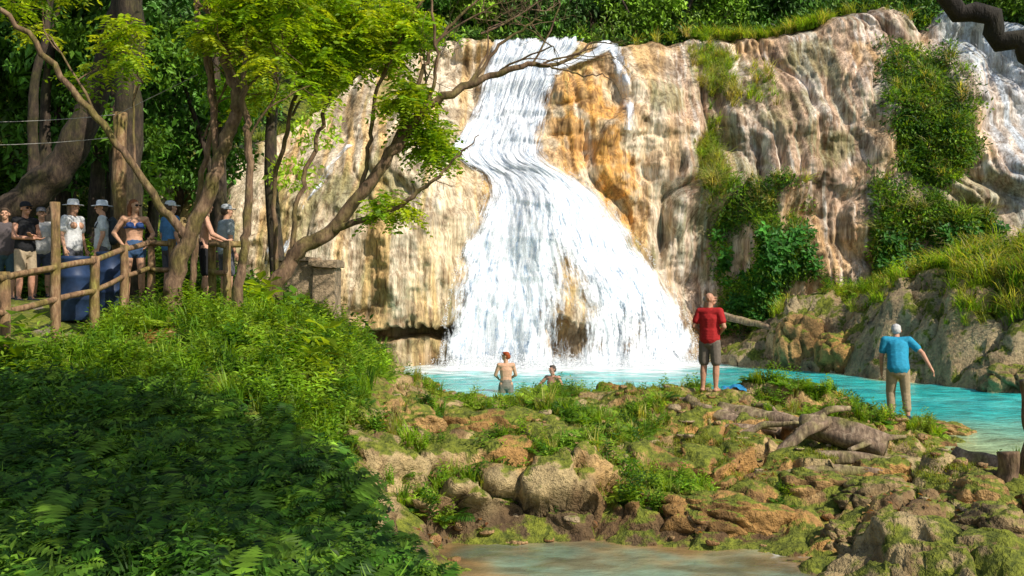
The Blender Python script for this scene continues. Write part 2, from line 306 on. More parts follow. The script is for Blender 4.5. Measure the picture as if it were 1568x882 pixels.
def sheet(name,zs,xl,xr,off,mat,dens,parent,nu=150,nv=260,full=0.,seed=0):
    order=np.argsort(zs);zs=np.array(zs,float)[order];xl=np.array(xl,float)[order];xr=np.array(xr,float)[order]
    z=np.linspace(zs[-1],zs[0],nv);a=np.interp(z,zs,xl);b=np.interp(z,zs,xr);u=np.linspace(0,1,nu)
    k=np.ones(9)/9
    a=np.convolve(np.pad(a,4,'edge'),k,'valid');b=np.convolve(np.pad(b,4,'edge'),k,'valid')
    XX=a[:,None]+(b-a)[:,None]*u[None];ZZ=np.broadcast_to(z[:,None],XX.shape)
    wid=(b-a)
    U=u[None]*np.interp(z,[0,zs[-1]],[wid.max(),wid.max()*.75])[:,None]
    YY=Dc(XX,ZZ,full)-off-.09*np.abs(vn(U*1.7,ZZ*.7,0,seed+90))-.05*(1+vn(U*4,ZZ*1.8,0,seed+91))-.03*(1+vn(U*9,ZZ*4,0,seed+92))
    YY=np.minimum.accumulate(YY,axis=0)
    YY=YY+.3*(1-np.minimum(1,np.minimum(u,1-u)*10))[None]*off
    XX=XX+.03*vn(U*3,ZZ*3,0,95)
    dl=np.sqrt(np.diff(YY,axis=0)**2+np.diff(ZZ,axis=0)**2+np.diff(XX,axis=0)**2);S=np.vstack([np.zeros((1,nu)),np.cumsum(dl.mean(1))[:,None]*np.ones((1,nu))])
    D=dens(U*0+u[None],ZZ,XX)
    edge=np.minimum(u,1-u)[None]*(wid)[:,None]
    D=D-.6*(1-np.clip(edge/(.7+.5*vn(ZZ*1.5,ZZ*0+(u[None]>.5)*9,0,97)),0,1))
    D=D-.8*np.clip(1-(zs[-1]-ZZ)/(.25+.2*vn(U*3,0,0,98)),0,1)
    col=np.repeat(D.reshape(-1,1),3,1)
    return mk(name,np.stack([XX,YY,ZZ],-1).reshape(-1,3),gridF(nv,nu),mat,col,np.stack([U,S],-1).reshape(-1,2),True,parent)
WF=empty('waterfall')
def d1f(u,z,x):
    d=.68+0*u
    patch=np.exp(-(((u-.52)/.10)**2+((z-2.6)/2.)**2))+.9*np.exp(-(((u-.46)/.09)**2+((z-.9)/1.0)**2))+.4*np.exp(-(((u-.72)/.1)**2+((z-1.)/1.2)**2))
    return d-.42*patch+.10*ss(6.2,7.5,z)-.06*ss(.55,.7,u)*ss(5.5,4,z)-.05*ss(4,0,z)
sheet('main_sheet',fz,fl,fr,.16,M_f1,d1f,WF,220,330)
sheet('strand_sheet',fz,[a+.1 for a in fl],[b-.05 for b in fr],.30,M_f2,d1f,WF,220,330,0.,7)
cst=lambda k:(lambda u,z,x:k+0*u)
sheet('side_stream',[11.0,11.5,11.9,12.3,12.8],[.9,1.7,2.5,3.2,3.5],[1.9,2.6,3.6,4.2,4.6],.15,M_f1,cst(.75),WF,40,60)
sheet('thin_stream',[8.5,10,11.5,12.6],[4.2,4.15,3.95,3.6],[4.6,4.65,4.6,4.4],.1,M_f1,cst(.75),WF,20,80)
sheet('left_trickle',[3.2,4.5,6,7.2,7.9],[-7.9,-7.7,-7.2,-6.6,-6.1],[-7.2,-7.0,-6.4,-5.8,-5.2],.08,M_f2,cst(.85),WF,30,100)
sheet('left_trickle_low',[1.6,2.6,4,5],[-8.8,-8.6,-8.4,-8.2],[-8.1,-7.9,-7.8,-7.8],.08,M_f2,cst(.75),WF,30,100)
sheet('right_sheet',[3.6,6,8,10,12,13.2],[19,18.6,18.2,17.8,17.6,17.7],[20.4,20.8,21,21,20.4,19.7],.08,M_f2,cst(.5),WF,80,200)
n=22000;t=rng.random(n);zz=rng.random(n)**1.6*7;side=rng.random(n)<.5
aa=np.interp(zz,fz,fl);bb=np.interp(zz,fz,fr);xx=np.where(side,aa+.15-np.abs(rng.normal(0,.07,n)),bb-.15+np.abs(rng.normal(0,.07,n)))
low=rng.random(n)<.88;xx=np.where(low,aa+(bb-aa)*rng.random(n)+rng.normal(0,.25,n),xx);zz=np.where(low,np.abs(rng.normal(0,.17,n)),zz)
yy=Dc(xx,zz,0)-.35-np.abs(rng.normal(0,.35,n))*(1+low)
C=np.stack([xx,yy,zz],-1);s=(.006+.014*rng.random(n))[:,None]
dx=rng.normal(size=(n,3));dx/=np.linalg.norm(dx,axis=1)[:,None];dy=np.cross(dx,rng.normal(size=(n,3)));dy/=np.linalg.norm(dy,axis=1)[:,None]
VV=np.stack([C-dx*s,C-dy*s,C+dx*s,C+dy*s],1).reshape(-1,3)
M_spray=plain('spray',(.85,.88,.9),.4)
mk('spray_drops',VV,np.arange(n*4).reshape(-1,4),M_spray,parent=WF)
# ------------------------------------------------------------------ pool
poly=np.array([(-7.5,24.5),(-3.2,22.6),(-1.8,20.6),(0,19.9),(2.2,18.7),(3.2,18),(4.4,18),(5.6,18.2),(6.9,17.3),(6.9,15.4),(6.3,14.4),(6.6,13.2),(9,12.6),(30,12.2),(30,40),(-7.5,40)])
def inside(x,y,P):
    r=np.zeros(x.shape,bool);j=len(P)-1
    for i in range(len(P)):
        xi,yi=P[i];xj,yj=P[j]
        c=((yi>y)!=(yj>y))&(x<(xj-xi)*(y-yi)/(yj-yi+1e-12)+xi);r^=c;j=i
    return r
px=np.arange(-8,30,.1);py=np.arange(12.1,40,.1);PX,PY=np.meshgrid(px,py)
HH=Hb(PX,PY)
dep=ss(-.05,-.65,HH+.15*fbm(PX*.8,PY*.8,0,3,5))
pc=mix((.42,.44,.20),(.03,.46,.43),dep);pc=mix(pc,(.12,.60,.55),ss(.0,.5,fbm(PX*.4,PY*.7,0,3,6))*.5*dep)
pc=mix(pc,(.01,.27,.31),ss(.05,.45,fbm(PX*.9,PY*1.8,0,4,16))*.55*dep)
pc=mix(pc,(.36,.42,.20),ss(21,15,PY)*.75)
by=Dc(PX,0*PX+.1,0);df=by-PY
fa=np.interp(0,fz,fl);fb=np.interp(0,fz,fr)
inx=ss(fa-2.2,fa+.4,PX)*(1-ss(fb-.2,fb+1.6,PX))
foam=inx*np.clip(1.6-df/2.8+.45*fbm(PX*2.5,PY*2.5,0,4,8),0,1)
foam=np.clip(foam+inx*.6*ss(.0,.3,fbm(PX*1.2,PY*2.8,0,4,9))*ss(9.,2,df),0,1)
pc=mix(pc,(.90,.94,.94),foam)
F=gridF(*PX.shape);cxm=PX.ravel()[F].mean(1);cym=PY.ravel()[F].mean(1);F=F[inside(cxm,cym,poly)]
def water_mat(name,bs,spec,rough,st):
    m,nt,out=newmat(name);at=N(nt,'ShaderNodeAttribute');at.attribute_name='Col'
    tc=N(nt,'ShaderNodeTexCoord');mp=N(nt,'ShaderNodeMapping');mp.inputs['Scale'].default_value=(1,1.6,1);nt.links.new(tc.outputs['Object'],mp.inputs[0])
    n=noise(nt,mp.outputs[0],bs,4,.65);n2=noise(nt,mp.outputs[0],bs*.45,4)
    r=ramp(nt,n2.outputs[0],[(.35,.6),(.5,1.),(.65,1.35)]);c=mixc(nt,at.outputs['Color'],r.outputs[0],1.,'MULTIPLY')
    p=N(nt,'ShaderNodeBsdfPrincipled');p.inputs['Roughness'].default_value=rough;p.inputs['IOR'].default_value=1.33;p.inputs['Specular IOR Level'].default_value=spec
    nt.links.new(c,p.inputs['Base Color'])
    b=N(nt,'ShaderNodeBump');b.inputs['Strength'].default_value=st;b.inputs['Distance'].default_value=.1;nt.links.new(n.outputs[0],b.inputs['Height']);nt.links.new(b.outputs[0],p.inputs['Normal'])
    nt.links.new(p.outputs[0],out.inputs[0]);return m
M_pool=water_mat('pool_water',3.2,.35,.1,.8);M_stream=water_mat('stream_water',3.,.6,.05,.3)
mk('pool_water',np.stack([PX,PY,0*PX+.02*vn(PX*2,PY*2,0,3)],-1).reshape(-1,3),F,M_pool,pc.reshape(-1,3),smooth=True)
sx=np.arange(-2.5,4.6,.06);sy=np.arange(5,12.4,.06);SX,SY=np.meshgrid(sx,sy);sd=ss(-.36,-.6,Hb(SX,SY)+.16*fbm(SX*2,SY*2,0,4,4))
sc_=mix((.30,.19,.08),(.18,.25,.17),sd);sc_=mix(sc_,(.12,.10,.05),ss(.0,.4,fbm(SX*1.5,SY*3,0,4,24))*.6)
ff=np.exp(-(((SX-3.05)/.18)**2+((SY-11.2)/.5)**2));sc_=mix(sc_,(.85,.85,.82),np.clip(ff*1.4,0,1)*ss(-.1,.3,fbm(SX*9,SY*4,0,3,14)))
mk('stream_water',np.stack([SX,SY,-.37+.008*vn(SX*4,SY*4,0,2)],-1).reshape(-1,3),gridF(*SX.shape),M_stream,sc_.reshape(-1,3),smooth=True)
# ------------------------------------------------------------------ foliage prototypes
def unit(v): return v/np.maximum(np.linalg.norm(v,axis=-1,keepdims=True),1e-9)
def kites(C,D,Nn,L,W,fold=.15):
    D=unit(D);S=unit(np.cross(Nn,D));Nn=np.cross(D,S);L=np.asarray(L).reshape(-1,1);W=np.asarray(W).reshape(-1,1)
    a=C;b=C+D*L*.45+S*W*.5+Nn*W*fold;c=C+D*L-Nn*L*.12;d=C+D*L*.45-S*W*.5+Nn*W*fold
    return np.stack([a,b,c,d],1).reshape(-1,3)
def fern(r,nf=8,L=.5,ns=12):
    out=[]
    for i in range(nf):
        a=2*math.pi*i/nf+r.normal(0,.25);l=L*(.7+.5*r.random());el=.5+.5*r.random()
        t=(np.arange(ns)+1)/(ns+.5);rad=l*t*math.cos(el*.7);z=l*(t*math.sin(el*1.3)-.75*t**2.2*.8)
        P=np.stack([rad*math.cos(a),rad*math.sin(a),z],-1)
        fw=unit(np.gradient(P,axis=0));sd=np.array([-math.sin(a),math.cos(a),0.]);up=np.cross(fw,sd)
        ll=l*.32*np.sin(math.pi*np.clip(t*.9+.12,0,1))**.8+.01
        for sg in (1,-1):
            out.append(kites(P,sd*sg+fw*.4-np.array([0,0,.12]),up*1.,ll,np.full(ns,l*.08),.0))
    return np.concatenate(out)
def herb(r,h=.4,nl=16,ll=.13,lw=.04):
    out=[]
    for s in range(3):
        a0=r.random()*6.28;lean=np.array([math.cos(a0),math.sin(a0),0])*.35*r.random();hh=h*(.6+.6*r.random())
        t=np.linspace(.15,1,nl);P=np.stack([lean[0]*t*hh+.05*math.cos(a0),lean[1]*t*hh+.05*math.sin(a0),t*hh],-1)
        an=np.arange(nl)*2.4+a0;D=np.stack([np.cos(an),np.sin(an),.35-0*an+r.normal(0,.25,nl)],-1)
        out.append(kites(P,D,np.tile([0,0,1.],(nl,1))+r.normal(0,.2,(nl,3)),ll*(1.1-.4*t),np.full(nl,lw),.1))
    return np.concatenate(out)
def grass(r,nb=26,L=.4,w=.012,spread=.5):
    out=[]
    for i in range(nb):
        a=r.random()*6.28;l=L*(.5+.7*r.random());b=np.array([r.normal(0,.05),r.normal(0,.05),0]);d=np.array([math.cos(a),math.sin(a),0]);sd=np.array([-d[1],d[0],0]);sp=spread*(.3+r.random())
        t=np.array([0,.35,.7,1.]);P=b+d*(sp*l*t**1.8)[:,None]+np.array([0,0,1])*(l*(t-.35*sp*t**2.5))[:,None]
        ww=w*np.array([1,.85,.55,.08])
        for k in range(3): out.append(np.array([P[k]-sd*ww[k],P[k]+sd*ww[k],P[k+1]+sd*ww[k+1],P[k+1]-sd*ww[k+1]]))
    return np.concatenate(out)
def clump(r,n=40,R=.3,ll=.12,lw=.05):
    C=unit(r.normal(size=(n,3)))*R*(r.random((n,1))**.4);D=unit(C)+r.normal(0,.6,(n,3))-np.array([0,0,.35])
    return kites(C,D,np.array([0,0,1.])+r.normal(0,.5,(n,3)),ll*(.7+.6*r.random(n)),np.full(n,lw)*(.7+.6*r.random(n)),.1)
def pinn(r,n=9,L=.34):
    out=[]
    for i in range(n):
        a=r.random()*6.28;d=unit(np.array([math.cos(a),math.sin(a),r.normal(-.1,.35)]));t=np.linspace(.2,1,6);P=d*t[:,None]*L+np.array([0,0,-.12])*(t**2)[:,None]+r.normal(0,.06,3)
        s=unit(np.cross(d,[0,0,1.]))
        for sg in (1,-1): out.append(kites(P,s*sg+d*.5-np.array([0,0,.15]),np.tile([0,-.5,.8],(6,1))+r.normal(0,.35,(6,3)),np.full(6,.10),np.full(6,.048),.05))
    return np.concatenate(out)
def scatter(name,protos,P,S,up,cols,mat,parent=None,cj=.25,tip=None):
    r=rng;Vs=[];Cs=[];P=np.asarray(P,float);n=len(P)
    if n==0:return
    S=np.broadcast_to(S,(n,));up=unit(np.broadcast_to(np.asarray(up,float),(n,3))+r.normal(0,.12,(n,3)));cols=np.broadcast_to(np.asarray(cols,float),(n,3))
    pi=r.integers(0,len(protos),n);a=r.random(n)*6.283
    ref=np.stack([np.cos(a),np.sin(a),0*a],-1);X_=unit(np.cross(ref,up));Y_=np.cross(up,X_);R=np.stack([X_,Y_,up],-1)
    for k,pr in enumerate(protos):
        m=pi==k
        if not m.any():continue
        V=np.einsum('mij,nj->mni',R[m],pr)*S[m][:,None,None]+P[m][:,None];Vs.append(V.reshape(-1,3))
        j=np.repeat(1+cj*r.normal(size=(m.sum(),len(pr)//4)),4,axis=1)[...,None]
        Cs.append(np.clip(cols[m][:,None]*j,.003,1).reshape(-1,3))
    V=np.concatenate(Vs);return mk(name,V,np.arange(len(V)).reshape(-1,4),mat,np.concatenate(Cs),parent=parent)
r_=np.random.default_rng(3)
ferns=[fern(r_,7+i%3,.5) for i in range(4)];herbs=[herb(r_) for i in range(4)];grs=[grass(r_) for i in range(4)];cl=[clump(r_) for i in range(4)];pn=[pinn(r_) for i in range(5)]
broad=[herb(r_,.5,9,.26,.12) for i in range(3)]
hgr=[grass(r_,22,.5,.010,.9) for i in range(4)]
def pick(n,pal):
    pal=np.array(pal);return pal[rng.integers(0,len(pal),n)]*(1+.15*rng.normal(size=(n,1)))
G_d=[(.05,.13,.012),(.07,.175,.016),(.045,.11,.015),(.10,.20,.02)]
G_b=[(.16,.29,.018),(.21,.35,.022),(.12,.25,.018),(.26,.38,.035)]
G_y=[(.30,.34,.07),(.38,.38,.11),(.23,.31,.05),(.42,.37,.17)]
n=6600;x=rng.uniform(-8.5,-.1,n);y=rng.uniform(4.5,19.5,n);k=(rockmask(x,y)<.45)&(PATH(x,y)<.35)
k&=~(np.exp(-(((x+4.9)/.5)**2+((y-13.5)/.7)**2))>.45)
x=x[k];y=y[k];P=np.stack([x,y,H(x,y)-.02],-1);near=y+.15*x<10.4
f=rng.random(len(x))
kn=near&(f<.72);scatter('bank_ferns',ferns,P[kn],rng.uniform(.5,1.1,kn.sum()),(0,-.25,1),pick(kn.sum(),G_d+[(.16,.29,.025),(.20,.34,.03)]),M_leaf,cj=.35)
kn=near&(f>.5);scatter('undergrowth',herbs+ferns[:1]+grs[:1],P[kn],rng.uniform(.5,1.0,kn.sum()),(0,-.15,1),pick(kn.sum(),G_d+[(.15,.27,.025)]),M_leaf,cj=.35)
fa_=~near
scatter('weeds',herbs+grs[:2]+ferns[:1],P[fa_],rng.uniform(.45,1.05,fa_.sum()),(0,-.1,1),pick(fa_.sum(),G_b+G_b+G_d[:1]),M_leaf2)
bp=np.array([(-3.9,15.3),(-3.6,15.6),(-3.8,16),(-2.7,13.2),(-2.5,12.6),(-2.9,12.9),(-3.2,13.5),(-2.4,11.8),(-3.6,12.7),(-2.2,12.9),(-6.0,11.6),(-6.4,11.8),(-4.1,15.6)])
scatter('broadleaf_plants',broad+herbs[:2],np.c_[bp,H(bp[:,0],bp[:,1])],rng.uniform(1.0,1.5,len(bp)),(0,0,1),pick(len(bp),G_b),M_leaf2)
n=2600;x=rng.uniform(-16,-3.4,n);y=rng.uniform(18.3,31,n);k=(Hb(x,y)>.5)&~((x>-6.2)&(y<21.5));x=x[k];y=y[k]
scatter('hillside_shrubs',cl+herbs,np.stack([x,y,H(x,y)+.2*rng.random(len(x))],-1),rng.uniform(1.2,2.4,len(x)),(0,0,1),pick(len(x),G_d+G_b[:1]),M_leaf)
# grass and weeds on the rocks
n=10000;x=rng.uniform(-2.6,8.3,n);y=rng.uniform(11.3,19.6,n);h=H(x,y);g=fbm(x*.9,y*.9,0,3,77)
gre=np.exp(-(((x-1.7)/1.)**2+((y-14.8)/1.6)**2))*.6+np.exp(-(((x-5)/1.2)**2+((y-17.3)/.7)**2))*.4+np.exp(-(((x-.5)/.8)**2+((y-12.4)/.5)**2))*.45+np.exp(-(((x-2.2)/.6)**2+((y-12.2)/.5)**2))*.35-np.exp(-(((x+.4)/1.2)**2+((y-15.)/2.2)**2))*.15-.2*(x>2.6)*(y<16.2)
k=(g+gre>.28)&(h>.02-.3*(y<14))&(rockmask(x,y)>.4);k&=np.hypot(x-3.4,y-17)>.45;k&=np.hypot(x-6.7,y-17)>.45;k&=~((np.abs(x-3.5)<.5)&(y>15)&(y<17));k&=~((x<2.6)&(y>18.6)&(g<.35))
x=x[k];y=y[k];h=h[k];f=rng.random(len(x));P=np.stack([x,y,h-.02],-1)
kn=f<.42;scatter('rock_grass',grs,P[kn],rng.uniform(.3,.8,kn.sum()),(0,-.2,1),pick(kn.sum(),G_b+G_y[:2]),M_leaf2)
kn=f>=.5;scatter('rock_weeds',herbs+ferns[:2],P[kn],rng.uniform(.35,.8,kn.sum()),(0,-.2,1),pick(kn.sum(),G_b+G_d[:1]),M_leaf2)
n=11000;x=rng.uniform(-2.6,8,n);y=rng.uniform(11.3,20,n);g=fbm(x*1.3,y*1.3,0,3,78);h=H(x,y);k=(g>.1)&(h>.05)&(rockmask(x,y)>.4);x=x[k];y=y[k]
scatter('moss_tufts',[grass(r_,14,.12,.008,.8)],np.stack([x,y,h[k]-.01],-1),rng.uniform(.35,.8,len(x)),(0,0,1),pick(len(x),[(.22,.27,.03),(.14,.2,.02),(.27,.29,.05)]),M_leaf2)
# far right bank grass
n=4200;x=rng.uniform(8.6,19,n);y=rng.uniform(23,34,n);h=H(x,y);k=(h>1.6)&(fbm(x*.6,y*.6,0,3,79)+.3*ss(12.,14,x)>.05);x=x[k];y=y[k];h=h[k]
scatter('bank_grass',hgr,np.stack([x,y,h-.03],-1),rng.uniform(.4,1.3,len(x))*(1+.4*(x>13.)),(0,0,1),pick(len(x),G_b+G_y),M_leaf2,cj=.35)
kk=(rng.random(len(x))<.1);scatter('bank_shrubs',cl+herbs,np.stack([x,y,h],-1)[kk],rng.uniform(.8,1.8,kk.sum()),(0,0,1),pick(kk.sum(),G_d+G_b),M_leaf2)
# cliff vegetation
def onCliff(n,cx_,cz,rx,rz,th=.0,s=0,out=.05):
    x=rng.normal(cx_,rx*.5,n);z=rng.normal(cz,rz*.5,n);k=(np.abs(x-cx_)<rx)&(np.abs(z-cz)<rz)&(fbm(x*.8,z*.5,0,3,100+s)>-.25+th)&(z<np.interp(x,HX,HZ)+.1);x=x[k];z=z[k]
    return np.stack([x,Dc(x,z)-out,z],-1)
A=onCliff(1500,9.4,3.8,1.7,3.0,.05,1,.15);B=onCliff(2300,15.6,6.8,1.6,5.4,-.05,2,.15);Cc=onCliff(330,8.8,11.3,1.5,1.7,.25,3);D_=onCliff(200,7.6,7.3,.6,1.8,.1,4);E_=onCliff(300,13.6,4.5,.5,2.4,0,5);F_=onCliff(260,12.5,1.6,3.5,1.0,0,7,.3)
allv=np.concatenate([A,B,E_,F_]);
scatter('cliff_shrubs',cl,allv,rng.uniform(.6,1.5,len(allv)),(0,-.6,.6),pick(len(allv),G_d+G_b[:2]),M_leaf)
low=allv[allv[:,2]<4.5];scatter('cliff_broadleaf_plants',broad,low[::6],rng.uniform(.8,1.3,len(low[::6])),(0,-.7,.5),pick(len(low[::6]),[(.04,.15,.02),(.06,.2,.025)]),M_leaf)
al2=np.concatenate([A[::3],B[::4],Cc,D_,E_[::3]]);al2=al2[al2[:,2]>3.8]
scatter('cliff_grass',hgr,al2,rng.uniform(.4,1.4,len(al2)),(0,-.45,.7),pick(len(al2),G_b+G_y+G_y),M_leaf2,cj=.35)
x=np.concatenate([rng.normal(9.2,.9,150),rng.normal(12.2,.5,130),rng.uniform(5,17,40),rng.normal(-6.5,1.5,150)]);tt=rng.random(len(x));z=np.interp(x,HX,HZ)+.05*tt;y=Dc(x,z)+.3+tt*.7
scatter('cliff_top_grass',hgr,np.stack([x,y,z],-1),rng.uniform(.6,1.5,len(x)),(0,-.2,1),pick(len(x),G_y+G_b),M_leaf2,cj=.35)
x=rng.uniform(-8,22,2200);tt=rng.random(len(x));x=x[(np.abs(x-1.2)>2.6)|(tt>.7)];tt=rng.random(len(x));z=np.interp(x,HX,HZ)+.2+.9*tt;y=Dc(x,z)+1.0+tt*3
scatter('cliff_top_shrubs',cl,np.stack([x,y,z],-1),rng.uniform(1.,2.6,len(x)),(0,0,1),pick(len(x),G_d+G_b[:1]),M_leaf0,cj=.35)
# ------------------------------------------------------------------ trees
def cr(P,m=6):
    P=np.array(P,float)
    if len(P)<3: 
        t=np.linspace(0,1,m+1)[:,None];return P[0]*(1-t)+P[-1]*t
    Q=np.vstack([2*P[0]-P[1],P,2*P[-1]-P[-2]]);o=[]
    for i in range(1,len(Q)-2):
        for t in np.linspace(0,1,m,endpoint=False):
            a,b,c,d=Q[i-1:i+3];o.append(.5*((2*b)+(-a+c)*t+(2*a-5*b+4*c-d)*t*t+(-a+3*b-3*c+d)*t**3))
    o.append(P[-1]);return np.array(o)
def tube(P,R,ns=8,jit=.08,caps=False):
    P=np.asarray(P);R=np.asarray(R,float);T=unit(np.gradient(P,axis=0));n=len(P)
    ref=np.array([.3,1,.2]) if abs(T[0][1])<.8 else np.array([1.,0,0]);A=unit(np.cross(T,ref));B=np.cross(T,A)
    th=np.arange(ns)*2*math.pi/ns
    rr=R[:,None]*(1+jit*vn(P[:,2:3]*3+P[:,0:1]*2,np.cos(th)[None]*1.5+7,np.sin(th)[None]*1.5)*2)
    V=P[:,None]+rr[...,None]*(np.cos(th)[None,:,None]*A[:,None]+np.sin(th)[None,:,None]*B[:,None])
    i=np.arange(n-1)[:,None]*ns;j=np.arange(ns)[None];k=(j+1)%ns
    F=np.stack([i+j,i+k,i+ns+k,i+ns+j],-1).reshape(-1,4);V=V.reshape(-1,3)
    if caps:
        c0=len(V);V=np.vstack([V,P[0],P[-1]]);jj=np.arange(0,ns,2)
        F=np.vstack([F,np.stack([(jj+2)%ns,(jj+1)%ns,jj,0*jj+c0],-1),np.stack([(n-1)*ns+jj,(n-1)*ns+(jj+1)%ns,(n-1)*ns+(jj+2)%ns,0*jj+c0+1],-1)])
    return V,F
def join(parts):
    Vs=[];Fs=[];o=0
    for V,F in parts: Vs.append(V);Fs.append(F+o);o+=len(V)
    return np.concatenate(Vs),np.concatenate(Fs)
def grow(p,d,L,r,dep,parts,tips,rg,up=.1,spread=.7):
    n=5;P=[p];d=unit(d)
    for i in range(n):
        d=unit(d+rg.normal(0,.16,3)+np.array([0,0,up*.3]));P.append(P[-1]+d*L/n)
    P=np.array(P);parts.append(tube(P,np.linspace(r,r*.55,n+1),5 if r<.03 else 7,.05))
    if dep==0: tips.append(P[-1]);tips.append(P[3]);return
    for k in range(rg.integers(2,4)):
        i=rg.integers(2,n+1);nd=unit(d+rg.normal(0,spread,3)*np.array([1,.8,.8])+np.array([0,0,up]))
        grow(P[i],nd,L*rg.uniform(.55,.8),r*.55,dep-1,parts,tips,rg,up,spread)
def tree(name,limbs,twigs,mat,seed,leafpal=None,lmat=None,leafkeep=1.,protos=None,ls=1.,extra=None,th=.78,bare_x=99):
    rg=np.random.default_rng(seed);parts=[];tips=[];e=empty(name)
    for P,R in limbs:
        C=cr(P,7);C=C+.02*rg.normal(size=C.shape)*np.interp(np.arange(len(C)),[0,2],[0,1])[:,None];parts.append(tube(C,th*np.interp(np.linspace(0,1,len(C)),np.linspace(0,1,len(R)),R),12,.09))
    for p,d,L,r,dep in twigs: grow(np.array(p,float),np.array(d,float),L,r*.8,dep,parts,tips,rg)
    V,F=join(parts);mk('trunk_and_branches',V,F,mat,smooth=True,parent=e)
    if leafpal is not None:
        T=np.array(tips) if tips else np.zeros((0,3));T=T[(rg.random(len(T))<leafkeep)&(T[:,0]<bare_x)]
        if extra is not None: T=np.vstack([T,extra])
        scatter('leaves',protos or pn,T+rg.normal(0,.06,T.shape),rg.uniform(.7,1.3,len(T))*ls,(0,0,1),pick(len(T),leafpal),lmat or M_leaf2,e)
    return e
G_s=[(.24,.37,.018),(.32,.45,.022),(.18,.32,.018),(.38,.47,.035)]
def ellp(c,r,n,s):
    g=np.random.default_rng(s);return np.array(c)+unit(g.normal(size=(n,3)))*(g.random((n,1))**.45)*np.array(r)
tree('leaning_tree',[([(-4.0,16,2.2),(-3.85,16,2.6),(-3.5,16,3.2),(-2.92,16,3.57),(-2.07,15.9,4.64),(-1.43,15.8,5.45),(-.68,15.8,5.88),(.06,15.7,6.12),(.75,15.7,6.2),(1.3,15.7,6.55)],[.24,.18,.16,.14,.12,.10,.075,.055,.04,.02]),
 ([(-3.0,16,3.5),(-1.96,15.7,3.84),(-1.3,15.5,4.25),(-.85,15.4,4.7),(-.52,15.4,5.0)],[.08,.055,.035,.02,.01]),
 ([(-3.6,16,3.1),(-3.5,16.1,4.1),(-3.2,16.2,5.2),(-2.95,16.2,6.1),(-2.6,16.2,7.4)],[.06,.05,.045,.04,.03]),
 ([(-2.5,16,4.1),(-2.35,16.1,4.9),(-2.2,16.1,5.9),(-1.5,16.1,7.3)],[.05,.045,.04,.03]),
 ([(-2.0,15.9,4.7),(-1.55,15.9,5.9),(-1.1,15.9,6.7),(-.4,15.8,7.4)],[.055,.045,.035,.02]),
 ([(-1.43,15.8,5.45),(-1.2,15.7,6.2),(-1.3,15.6,7.3)],[.045,.035,.02]),
 ([(-.68,15.8,5.88),(-.1,15.8,6.6),(.5,15.8,6.95)],[.04,.03,.015]),
 ([(.4,15.7,6.2),(.95,15.6,6.0),(1.5,15.5,5.95),(1.8,15.5,5.55)],[.025,.018,.012,.006])],
 [((-.2,15.8,6.1),(.6,0,.6),1.0,.025,4),((.5,15.7,6.2),(1,0,.35),.9,.024,4),((1.2,15.7,6.5),(1,-.1,.3),.6,.015,3),((-1.1,15.9,6.7),(.6,0,.7),.9,.022,4),((-1.5,15.8,5.5),(.2,.2,1),1.1,.025,4),((-.7,15.8,5.9),(.5,0,.8),1.,.025,4),((-2.95,16.2,6.1),(-.3,0,1),1.,.03,3),((-2.2,16.1,5.9),(.2,0,1),1.,.03,3),((-.9,15.4,4.65),(.5,0,.6),.3,.01,1),((-1.2,15.5,4.3),(.6,0,-.2),.3,.01,1),((.3,15.7,6.15),(.7,0,.7),1.1,.024,4),((-.5,15.8,6.7),(.8,0,.3),1.1,.024,4)],
 M_bark,11,G_s,M_leaf2,.35,bare_x=-1.5,extra=np.vstack([ellp((-3.0,16.1,6.7),(1.0,.9,.8),85,1),ellp((-1.3,16,5.0),(.25,.3,.45),30,2),ellp((-2.0,15.8,3.92),(.3,.2,.12),12,3),ellp((-2.0,16.4,6.8),(.8,.7,.5),45,4),ellp((-1.6,15.8,5.7),(.45,.4,.2),20,5)]))
tree('twisted_tree',[([(-5.25,15,2.2),(-5.2,15,2.6),(-4.95,15,3.4),(-4.55,15,4.3),(-4.3,15,5.1),(-4.2,15,5.5),(-4.38,15,6.2),(-4.05,15,7.2),(-3.9,15,8.2)],[.22,.18,.155,.135,.125,.12,.11,.1,.08]),
 ([(-4.95,15,3.35),(-5.15,14.9,3.6),(-5.7,14.8,4.4),(-6.35,14.7,5.3),(-7.25,14.6,6.4),(-8.1,14.5,7.1)],[.1,.085,.075,.065,.055,.04]),
 ([(-4.5,15,4.4),(-4.65,15.1,5.6),(-4.9,15.1,7.2)],[.07,.055,.04])],
 [((-4.2,15,5.5),(.4,.2,1),1.4,.04,3),((-6.3,14.7,5.3),(-.3,0,1),1.2,.03,3),((-4.4,15,6.3),(-.4,0,1),1.3,.04,3),((-5.7,14.8,4.5),(-.2,.2,1),1.2,.03,3)],M_bark,12,G_s,M_leaf2,.45,extra=ellp((-3.9,15.2,6.9),(.8,.7,.6),55,5))
tree('slender_tree',[([(-4.2,14.8,2.1),(-4.1,14.8,2.9),(-4.0,14.8,3.7),(-3.98,14.8,4.8),(-4.05,14.8,5.6),(-4.0,14.8,7.6)],[.11,.09,.08,.07,.06,.05])],[((-4.0,14.8,4.8),(.6,0,1),1.,.03,2),((-4.05,14.8,5.6),(-.5,0,1),1.,.03,2)],M_bark,13,G_s,M_leaf2,.7)
tree('slender_tree',[([(-5.1,15.6,2.3),(-5.0,15.6,4.),(-4.75,15.6,5.6),(-5.1,15.6,7.6)],[.07,.06,.055,.04]),([(-3.95,16.5,2.3),(-4.0,16.5,4.2),(-3.75,16.5,5.4),(-3.5,16.5,6.5),(-3.6,16.5,7.7)],[.06,.05,.045,.04,.03])],[((-4.9,15.6,5),(.5,0,1),1.,.03,2),((-3.7,16.5,5.5),(.5,0,1),1.,.03,3)],M_bark,14,G_s,M_leaf2,.7)
